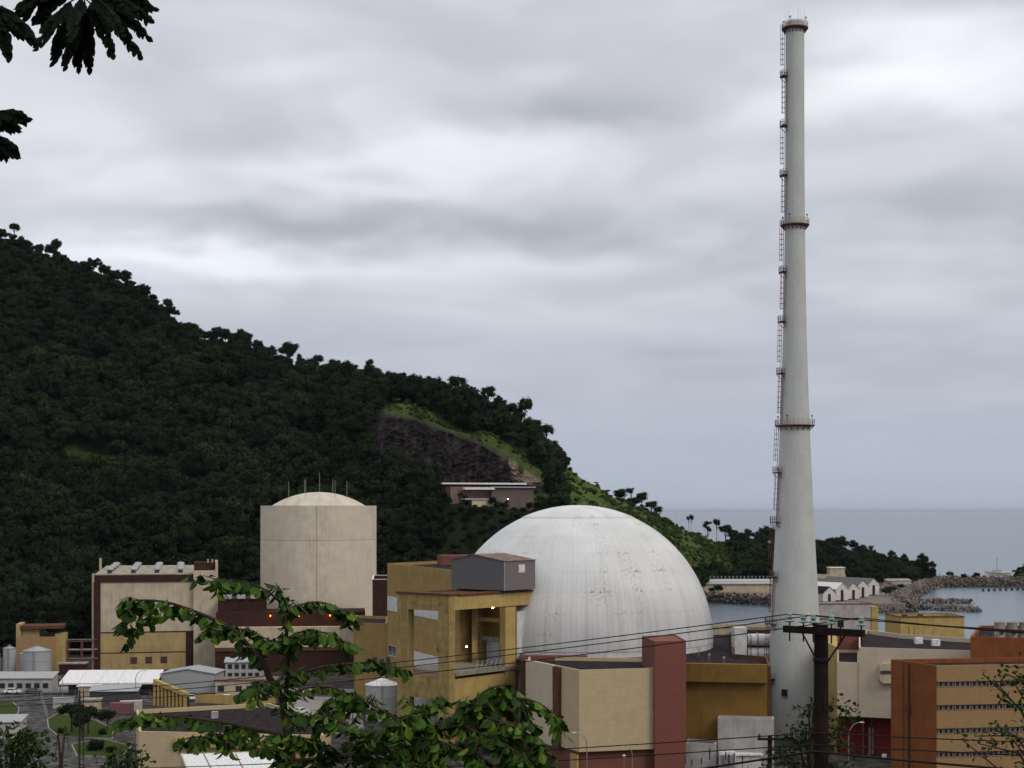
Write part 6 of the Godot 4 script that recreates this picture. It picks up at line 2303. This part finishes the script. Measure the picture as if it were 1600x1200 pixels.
func build_leafy_tree() -> void:
	rng.seed = 404
	var d0 := 16.0
	var foot := plan3(452, d0, 39.0)
	var o := thing("leafy_tree", "leafy tree with drooping broad green leaves in tiers, close in front at lower left", "tree", foot)
	var meshes := [leaf_mesh(0), leaf_mesh(1), leaf_mesh(2, 0.36), leaf_mesh(0, 0.27)]
	var lm := [mats.leaf, mats.leaf_young, mats.leaf_deep]
	# woody branches: columns and rows of the survey picture, distance offset, thickness
	var wood := [
		[[452, 1420, 0.0], [456, 1200, 0.0], [447, 1137, 0.0], [440, 1091, 0.05], [421, 1059, 0.1], [412, 1036, 0.12], [391, 1013, 0.15], [373, 992, 0.1], [345, 973, 0.0], [303, 955, -0.1], [260, 941, -0.15], [215, 938, -0.2], [190, 946, -0.2], 0.05, 0.006],
		[[235, 938, -0.18], [212, 950, -0.1], [198, 965, -0.05], [190, 978, 0.0], 0.008, 0.004],
		[[300, 954, -0.1], [275, 952, 0.1], [250, 958, 0.2], [232, 968, 0.25], 0.008, 0.004],
		[[443, 1110, 0.0], [450, 1050, -0.2], [447, 980, -0.3], [442, 945, -0.3], [436, 920, -0.3], 0.028, 0.01],
		[[442, 945, -0.3], [415, 922, -0.4], [385, 910, -0.5], [340, 906, -0.6], 0.012, 0.005],
		[[445, 958, -0.3], [480, 942, -0.1], [515, 944, 0.1], [552, 962, 0.2], 0.014, 0.005],
		[[446, 1000, -0.2], [480, 985, -0.4], [515, 992, -0.5], [548, 1008, -0.5], 0.014, 0.005],
		[[446, 1010, -0.2], [420, 1000, 0.3], [385, 985, 0.5], [352, 978, 0.6], 0.012, 0.005],
		[[449, 1060, -0.1], [500, 1043, 0.0], [560, 1036, 0.2], [600, 1036, 0.2], [632, 1048, 0.2], 0.018, 0.005],
		[[447, 1075, -0.1], [420, 1066, -0.5], [398, 1072, -0.7], 0.012, 0.005],
		[[445, 1090, 0.0], [480, 1075, 0.3], [520, 1075, 0.4], [556, 1090, 0.5], 0.014, 0.005],
		[[454, 1190, 0.0], [520, 1185, -0.3], [604, 1165, -0.5], [669, 1137, -0.7], [720, 1118, -0.8], [761, 1105, -0.9], [800, 1091, -1.0], [840, 1098, -1.0], [870, 1120, -1.0], 0.034, 0.006],
		[[720, 1118, -0.8], [745, 1090, -0.9], [770, 1074, -1.0], [795, 1070, -1.0], 0.014, 0.005],
		[[669, 1137, -0.7], [660, 1110, -0.5], [690, 1090, -0.5], 0.013, 0.005],
		[[650, 1148, -0.7], [610, 1118, -0.3], [570, 1096, 0.0], [535, 1090, 0.2], 0.015, 0.005],
		[[735, 1114, -0.8], [790, 1130, -1.2], [830, 1150, -1.3], [848, 1172, -1.3], 0.015, 0.005],
		[[700, 1126, -0.7], [760, 1150, -1.2], [800, 1170, -1.4], [830, 1195, -1.4], 0.015, 0.005],
		[[640, 1155, -0.6], [690, 1160, -1.0], [740, 1180, -1.2], [780, 1200, -1.3], 0.015, 0.005],
		[[600, 1167, -0.5], [560, 1140, -0.7], [510, 1122, -0.8], [470, 1120, -0.8], 0.015, 0.005],
		[[590, 1170, -0.5], [600, 1140, -0.9], [640, 1120, -1.0], [660, 1118, -1.0], 0.013, 0.005],
		[[447, 1150, 0.0], [400, 1140, -0.3], [340, 1128, -0.5], [280, 1120, -0.6], [225, 1118, -0.7], [188, 1128, -0.7], 0.02, 0.005],
		[[380, 1137, -0.4], [340, 1150, -0.6], [300, 1152, -0.7], [280, 1158, -0.7], 0.011, 0.005],
		[[452, 1175, 0.0], [410, 1165, -0.4], [370, 1150, -0.5], [345, 1148, -0.5], 0.014, 0.005],
		[[530, 1183, -0.3], [500, 1160, -0.6], [450, 1150, -0.9], [420, 1150, -0.9], 0.014, 0.005],
		[[560, 1177, -0.4], [600, 1190, -0.9], [650, 1195, -1.1], [700, 1200, -1.2], 0.014, 0.005],
		[[520, 1185, -0.3], [470, 1190, -0.8], [430, 1195, -0.9], 0.014, 0.005],
		[[620, 1160, -0.5], [660, 1185, -0.9], [720, 1215, -1.0], 0.014, 0.005],
		[[760, 1152, -1.2], [790, 1182, -1.0], [800, 1215, -1.0], 0.012, 0.005],
		[[540, 1182, -0.4], [560, 1160, -0.1], [590, 1150, 0.1], [640, 1150, 0.1], 0.012, 0.005],
	]
	var spots := []
	for b in wood:
		var line := PackedVector3Array()
		var pts: Array = b.slice(0, b.size() - 2)
		for i in pts.size() - 1:
			for k in 4:
				var q := []
				for m in 3:
					q.append(cubic_interpolate(pts[i][m], pts[i + 1][m], pts[maxi(i - 1, 0)][m], pts[mini(i + 2, pts.size() - 1)][m], k / 4.0))
				line.append(spot(q[0], q[1], d0 + q[2]))
		var e: Array = pts[pts.size() - 1]
		line.append(spot(e[0], e[1], d0 + e[2]))
		var s := Shape.new()
		s.tube(line, b[b.size() - 2], b[b.size() - 1], 8)
		part(o, "trunk" if b[b.size() - 2] > 0.045 else "branch", s, mats.bark)
		# leaves along the outer part of the branch
		var run := 0.0
		var total := 0.0
		for i in line.size() - 1:
			total += line[i].distance_to(line[i + 1])
		var first := 0.0 if total < 0.9 else total - 1.45
		if b[b.size() - 2] > 0.045:
			first = total - 1.75
		if b[b.size() - 2] > 0.03 and b[b.size() - 2] < 0.045:
			first = total - 1.7
		for i in line.size() - 1:
			var a := line[i]
			var c := line[i + 1]
			var l := a.distance_to(c)
			var steps := maxi(1, int(l / 0.026))
			for k in steps:
				if run + l * k / steps > first + 0.04:
					spots.append([a.lerp(c, float(k) / steps), (c - a).normalized()])
			run += l
		for k in 4:
			spots.append([line[line.size() - 1], (line[line.size() - 1] - line[line.size() - 2]).normalized()])
	var xs := []
	var tw := Shape.new()
	var twigs := []
	for q in spots:
		twigs.append(q)
		var low: bool = row_of(q[0]) > 1085.0 and 800.0 + FOCAL * q[0].x / -q[0].z > 470.0
		if rng.randf() < (0.28 if low else 0.11):
			var al: Vector3 = q[1]
			var sd := al.cross(Vector3.UP).normalized() * (1.0 if rng.randf() < 0.5 else -1.0)
			var dir := (al * rng.randf_range(0.3, 1.0) + sd * rng.randf_range(0.3, 1.0) + Vector3.UP * (rng.randf_range(-0.7, 0.45) if low else rng.randf_range(-0.3, 0.25))).normalized()
			var len := rng.randf_range(0.12, 0.34)
			var p0: Vector3 = q[0]
			var p1 := p0 + dir * len * 0.6
			var p2 := p0 + dir * len - Vector3.UP * len * 0.18
			tw.tube(PackedVector3Array([p0, p1, p2]), 0.006, 0.003, 5, false)
			for k in int(len / 0.035):
				var u := (k + 1.0) * 0.035 / len
				twigs.append([p0.lerp(p1, u / 0.6) if u < 0.6 else p1.lerp(p2, (u - 0.6) / 0.4), dir])
	part(o, "twigs_of_branch", tw, mats.bark, "stuff")
	for q in twigs:
		for rep in (2 if rng.randf() < 0.5 else 1):
			var along: Vector3 = q[1]
			var side := along.cross(Vector3.UP).normalized() * (1.0 if rng.randf() < 0.5 else -1.0)
			var down := Vector3.DOWN * rng.randf_range(0.3, 1.6) + side * rng.randf_range(0.25, 1.1) + along * rng.randf_range(0.0, 0.7)
			var y := -down.normalized()
			var zt := Vector3.UP + side * 0.5 + Vector3(rng.randfn() * 0.35, 0, rng.randfn() * 0.35)
			var z := (zt - y * zt.dot(y)).normalized()
			var x := y.cross(z)
			var size := rng.randf_range(0.085, 0.15)
			var p: Vector3 = q[0] + side * rng.randf_range(0.0, 0.05) + Vector3(rng.randfn() * 0.02, rng.randf_range(-0.03, 0.03), rng.randfn() * 0.05)
			xs.append([Transform3D(Basis(x, y, z).scaled_local(Vector3(1, 1, 1) * size), p), rng.randi() % 4, 1 if rng.randf() < 0.13 else 2 if rng.randf() < 0.45 else 0])
	# the leaves nearest the viewer one by one, the rest in one part
	xs.sort_custom(func(a, b): return a[0].origin.z > b[0].origin.z)
	var rest := [[], [], []]
	for i in xs.size():
		if i % maxi(1, xs.size() / 300) == 0 and i / maxi(1, xs.size() / 300) < 300:
			var l := MeshInstance3D.new()
			l.name = "leaf"
			l.mesh = meshes[xs[i][1]]
			l.material_override = lm[xs[i][2]]
			l.transform = Transform3D(xs[i][0].basis, xs[i][0].origin - foot)
			o.add_child(l, true)
		else:
			rest[xs[i][2]].append(Transform3D(xs[i][0].basis, xs[i][0].origin - foot))
	for k in 3:
		scatter("foliage", meshes[k], lm[k], rest[k], [], o)


func build_overhang() -> void:
	# dark hanging fronds of a tree whose trunk stands outside the left edge
	rng.seed = 909
	var d0 := 9.0
	var foot := plan3(-420, d0, 42.0)
	var o := thing("overhanging_tree", "dark fronds with drooping pointed leaflets hanging into the top left corner", "tree", foot)
	var t := Shape.new()
	t.tube(PackedVector3Array([foot, foot + Vector3(0.1, 4, 0), foot + Vector3(0.2, 9.4, 0)]), 0.16, 0.10, 10)
	part(o, "trunk", t, mats.bark)
	var lm := leaf_mesh(1, 0.24)
	var arms := [[[-380, 40, 0], [-150, -40, 0], [0, -50, 0], [90, -30, 0], [130, -4, 0], 0.03, 0.012], [[-390, 240, 0], [-160, 190, 0], [-60, 175, 0], [-25, 190, 0], 0.02, 0.009], [[-150, -40, 0], [-60, -20, -0.2], [-10, 12, -0.3], 0.015, 0.008], [[-60, 175, 0], [-40, 205, 0.1], [-18, 215, 0.1], 0.01, 0.006]]
	for b in arms:
		var line := PackedVector3Array()
		for q in b.slice(0, b.size() - 2):
			line.append(spot(q[0], q[1], d0 + q[2]))
		var s := Shape.new()
		s.tube(line, b[b.size() - 2], b[b.size() - 1], 8)
		part(o, "branch", s, mats.bark)
	# fronds: from, to (column, row, distance offset), leaflets
	var fronds := [[130, -2, 0.0, 104, 98, 0.0, 13], [132, 0, 0.0, 140, 101, 0.15, 13], [134, -2, 0.0, 174, 80, -0.1, 12], [136, -4, 0.0, 214, 82, 0.0, 14], [136, -6, 0.0, 226, 54, 0.15, 13], [136, -10, 0.0, 230, 28, -0.1, 13], [138, -14, 0.0, 236, 10, 0.1, 12],
		[126, -2, 0.0, 84, 92, 0.1, 14], [122, -4, 0.0, 60, 70, -0.15, 14], [128, -2, 0.0, 122, 100, 0.25, 14], [110, -18, 0.0, 58, 28, 0.1, 13], [100, -22, 0.0, 30, 16, 0.0, 13], [130, -4, 0.1, 110, 60, -0.4, 12], [137, -6, 0, 190, 50, -0.3, 14],
		[-10, 12, -0.3, 12, 84, -0.3, 14], [-10, 12, -0.3, 50, 62, -0.3, 14], [-8, 10, -0.3, 30, 50, -0.2, 13], [-12, 14, -0.3, -10, 86, -0.2, 12], [60, -30, 0, 72, 36, 0.1, 11], [70, -30, 0, 40, 22, 0.2, 11],
		[-25, 188, 0, 35, 184, 0, 12], [-25, 190, 0, 20, 200, 0.1, 12], [-18, 215, 0.1, 20, 238, 0.1, 11], [-18, 215, 0.1, 4, 240, 0.2, 10], [160, -22, 0.1, 196, 10, 0.2, 10], [190, -20, 0, 222, 10, 0.1, 10]]
	var n := 0
	for f in fronds:
		var a := spot(f[0], f[1], d0 + f[2])
		var b := spot(f[3], f[4], d0 + f[5])
		var line := PackedVector3Array()
		for k in 9:
			var u := k / 8.0
			line.append(a.lerp(b, u) + Vector3.UP * 0.05 * sin(u * PI))
		var s := Shape.new()
		s.tube(line, 0.005, 0.002, 5)
		var fo := part(o, "frond", s, mats.leaf_shade)
		for k in f[6]:
			for sgn in [-1.0, 1.0]:
				var u: float = 0.18 + 0.82 * k / (f[6] - 1.0)
				var p := a.lerp(b, u) + Vector3.UP * 0.05 * sin(u * PI)
				var al := (b - a).normalized()
				var side: Vector3 = al.cross(Vector3.BACK).normalized() * sgn
				side = (side + Vector3(0, 0, rng.randfn() * 0.5)).normalized()
				var dn: Vector3 = (al * 0.75 + side * 0.55 + Vector3.DOWN * 0.75).normalized()
				if k == f[6] - 1:
					dn = (al + Vector3.DOWN * 0.4 + side * 0.15).normalized()
				var z: Vector3 = (Vector3(rng.randfn() * 0.5, 0.3, 1.0) - dn * dn.dot(Vector3(0, 0.3, 1))).normalized()
				z = (z - dn * z.dot(dn)).normalized()
				var l := MeshInstance3D.new()
				l.name = "leaflet"
				l.mesh = lm
				l.material_override = mats.leaf_shade
				l.transform = Transform3D(Basis((-dn).cross(z), -dn, z).scaled_local(Vector3.ONE * rng.randf_range(0.070, 0.095) * (0.7 + 0.5 * sin(u * PI))), p - origin_of(fo))
				if n < 300:
					n += 1
					fo.add_child(l, true)
				else:
					if not fo.has_meta("rest"):
						fo.set_meta("rest", [])
					var r: Array = fo.get_meta("rest")
					r.append(l.transform)
					l.free()
		if fo.has_meta("rest"):
			scatter("leaflet_foliage", lm, mats.leaf_shade, fo.get_meta("rest"), [], fo)
			fo.remove_meta("rest")


func twiggy_tree(called: String, label: String, px: float, d: float, foot: float, branches: Array, leaf: float, per: int, mat: Material) -> void:
	# an open small-leaved tree; branches end at (column, row, distance offset)
	var base := plan3(px, d, foot)
	var o := thing(called, label, "tree", base)
	var fork: Vector3 = spot(branches[0][0], branches[0][1], d)
	var t := Shape.new()
	t.tube(PackedVector3Array([base, base.lerp(fork, 0.6) + Vector3(0.1, 0, 0), fork]), 0.010 * d * 0.3, 0.004 * d * 0.3, 8)
	part(o, "trunk", t, mats.bark)
	var m := leaf_mesh(1, 0.3)
	var xf := []
	for b in branches.slice(1):
		var e := spot(b[0], b[1], d + b[2])
		var st := base.lerp(fork, 0.75 + 0.25 * rng.randf())
		var mid := st.lerp(e, 0.5) + Vector3(0, 0.02 * d, 0)
		var s := Shape.new()
		s.tube(PackedVector3Array([st, mid, e]), 0.0009 * d, 0.0004 * d, 6)
		part(o, "branch", s, mats.bark)
		for k in per:
			var u := rng.randf_range(0.45, 1.06)
			var p := (st.lerp(mid, u * 2.0) if u < 0.5 else mid.lerp(e, u * 2.0 - 1.0)) + Vector3(rng.randfn(), rng.randfn() * 0.6, rng.randfn()) * 0.0042 * d
			var y := Vector3(rng.randfn(), rng.randfn() * 0.7 + 0.2, rng.randfn()).normalized()
			var z := Vector3(rng.randfn(), rng.randfn() + 1.0, rng.randfn())
			z = (z - y * z.dot(y)).normalized()
			xf.append(Transform3D(Basis(y.cross(z), y, z).scaled_local(Vector3.ONE * leaf * rng.randf_range(0.7, 1.3)), p - base))
	scatter("foliage", m, mat, xf, [], o)


func build_near_trees() -> void:
	rng.seed = 33
	twiggy_tree("slender_tree", "slender open tree with small leaves round the utility pole's foot", 1268, 34, 34.0, [[1266, 1175], [1262, 1106, 0.2], [1278, 1112, -0.3], [1303, 1098, 0.3], [1326, 1110, 0.2], [1332, 1120, 0.1], [1250, 1130, -0.3], [1235, 1148, 0.2], [1220, 1165, 0.1], [1300, 1125, -0.4], [1290, 1140, 0.4], [1312, 1142, 0.3], [1240, 1180, 0.3], [1205, 1178, 0.0], [1265, 1150, -0.4], [1318, 1165, -0.3], [1290, 1172, 0.5], [1225, 1190, -0.3], [1330, 1188, 0.3], [1270, 1186, 0.0], [1195, 1196, 0.3], [1305, 1196, -0.2], [1250, 1200, 0.2]], 0.11, 34, mats.leaf_deep)
	twiggy_tree("umbrella_tree", "thin dark spray of umbrella leaves at the right edge, the upper one", 1680, 22, 36.0, [[1650, 1110], [1536, 1053, 0.0], [1552, 1062, 0.1], [1570, 1052, -0.1], [1590, 1044, 0.1], [1602, 1060, 0.0], [1562, 1072, 0.1], [1584, 1066, -0.1], [1600, 1080, 0.1]], 0.075, 30, mats.leaf_deep)
	twiggy_tree("umbrella_tree", "thin dark sprays of umbrella leaves low at the right edge", 1690, 23, 36.0, [[1650, 1170], [1504, 1156, 0.0], [1522, 1150, 0.1], [1530, 1162, 0.0], [1556, 1134, 0.1], [1572, 1140, -0.1], [1590, 1190, 0.0], [1604, 1186, 0.1], [1546, 1138, 0.0]], 0.075, 24, mats.leaf_deep)
	twiggy_tree("dark_treetop", "dark treetop rising into the bottom left corner", 20, 66, 22.0, [[22, 1200], [0, 1164, 0.5], [18, 1160, -0.5], [40, 1162, 0.4], [58, 1172, 0.0], [72, 1180, 0.6], [30, 1178, -1.0], [8, 1186, -0.6], [55, 1192, -0.6], [-20, 1172, 0], [-30, 1190, 0.5], [70, 1200, 0.5], [30, 1200, -0.8], [48, 1180, 0.8]], 0.26, 46, mats.leaf_deep)
	twiggy_tree("dark_treetop", "dark low treetop at the bottom edge, right of the corner one", 190, 70, 18.0, [[190, 1225], [170, 1192, 0.5], [190, 1188, 0], [210, 1190, 0.5], [225, 1198, 0], [160, 1204, 0], [200, 1206, -0.5]], 0.24, 40, mats.leaf_deep)
	twiggy_tree("thin_sapling", "thin bare-stemmed sapling in front of the lawn at lower left", 100, 60, 24.0, [[96, 1190], [108, 1170, 0.2], [92, 1172, -0.2], [86, 1182, 0.1]], 0.12, 8, mats.leaf_deep)
	# lattice mast in the lower left
	var base := plan3(126, 200, 0)
	var top := spot(126, 1078, 200)
	var o := thing("lattice_mast", "thin dark lattice mast standing before the lawn at lower left", "mast", base)
	for q in [[-0.4, -0.4], [0.4, -0.4], [0.0, 0.4]]:
		var s := Shape.new()
		s.bar(base + Vector3(q[0], 0, q[1]), Vector3(base.x + q[0] * 0.7, top.y, base.z + q[1] * 0.7), 0.09)
		part(o, "leg", s, mats.wire)
	var l := Shape.new()
	var n := int(top.y / 0.8)
	for k in n:
		var a := base + Vector3(-0.4 if k % 2 else 0.4, k * 0.8, -0.4)
		var b := base + Vector3(0.4 if k % 2 else -0.4, (k + 1) * 0.8, -0.4)
		l.bar(a, b, 0.05)
		l.bar(base + Vector3(-0.4, k * 0.8, -0.4), base + Vector3(0.4, k * 0.8, -0.4), 0.05)
	part(o, "lacing", l, mats.wire)


func _ready() -> void:
	var cam := Camera3D.new()
	cam.name = "camera"
	cam.position = Vector3(0, EYE, 0)
	cam.near = 0.5
	cam.far = 90000.0
	cam.keep_aspect = Camera3D.KEEP_HEIGHT
	cam.projection = Camera3D.PROJECTION_FRUSTUM
	cam.size = 0.5 * 1200.0 / FOCAL
	cam.frustum_offset = Vector2(0, 0.5 * (SKYLINE - 600.0) / FOCAL)
	add_child(cam)
	cam.current = true
	var env := Environment.new()
	var sky := Sky.new()
	var pan := PanoramaSkyMaterial.new()
	pan.panorama = make_sky()
	sky.sky_material = pan
	env.background_mode = Environment.BG_SKY
	env.sky = sky
	env.tonemap_mode = Environment.TONE_MAPPER_LINEAR
	env.tonemap_exposure = 1.0
	env.fog_enabled = true
	env.fog_density = 0.000012
	env.fog_light_color = Color(0.80, 0.85, 0.93)
	env.sdfgi_enabled = true
	env.ssao_enabled = true
	env.ssil_enabled = true
	var we := WorldEnvironment.new()
	we.name = "environment"
	we.environment = env
	add_child(we)
	var sun := DirectionalLight3D.new()
	sun.name = "sun"
	sun.light_energy = 0.42
	sun.light_angular_distance = 25.0
	sun.light_color = Color(1.0, 0.95, 0.88)
	sun.shadow_enabled = true
	sun.rotation_degrees = Vector3(-42, 48, 0)
	add_child(sun)
	make_materials()
	glow("glow_orange", Color(1.0, 0.5, 0.08), 3.0)
	glow("glow_white", Color(1.0, 0.92, 0.78), 3.0)
	paint("ochre_wall", Color(0.41, 0.285, 0.115), 0.85, mats.yellow.albedo_texture, 0.07)
	paint("cap", Color(0.66, 0.60, 0.50), 0.85, mats.cream.albedo_texture, 0.04)
	paint("shed_wall", Color(0.17, 0.135, 0.125), 0.8, mats.cream.albedo_texture, 0.05)
	build_land()
	build_hill()
	build_forest()
	build_far()
	build_chimney()
	build_dome()
	build_cylinder()
	build_portal()
	build_centre()
	build_right()
	build_hall()
	build_yard()
	build_leafy_tree()
	build_overhang()
	build_near_trees()
	build_pole()
	for p in protos:
		p.free()
	tell_apart()



func tell_apart() -> void:   # things with one label are told apart by their order from left to right
	var by := {}
	for o in get_children():
		if o.has_meta("label"):
			var l: String = o.get_meta("label")
			if not by.has(l):
				by[l] = []
			by[l].append(o)
	var nth := ["leftmost", "second from left", "third from left", "fourth from left", "fifth from left", "sixth from left", "seventh from left", "eighth from left", "ninth from left", "tenth from left", "eleventh from left", "twelfth from left", "thirteenth from left", "fourteenth from left", "fifteenth from left", "sixteenth from left", "seventeenth from left", "eighteenth from left", "nineteenth from left", "twentieth from left"]
	for l in by:
		var a: Array = by[l]
		if a.size() < 2:
			continue
		a.sort_custom(func(p, q): return p.position.x / -p.position.z < q.position.x / -q.position.z)
		for i in a.size():
			if i < nth.size():
				a[i].set_meta("label", "%s, %s" % [l, "rightmost" if i == a.size() - 1 else nth[i]])
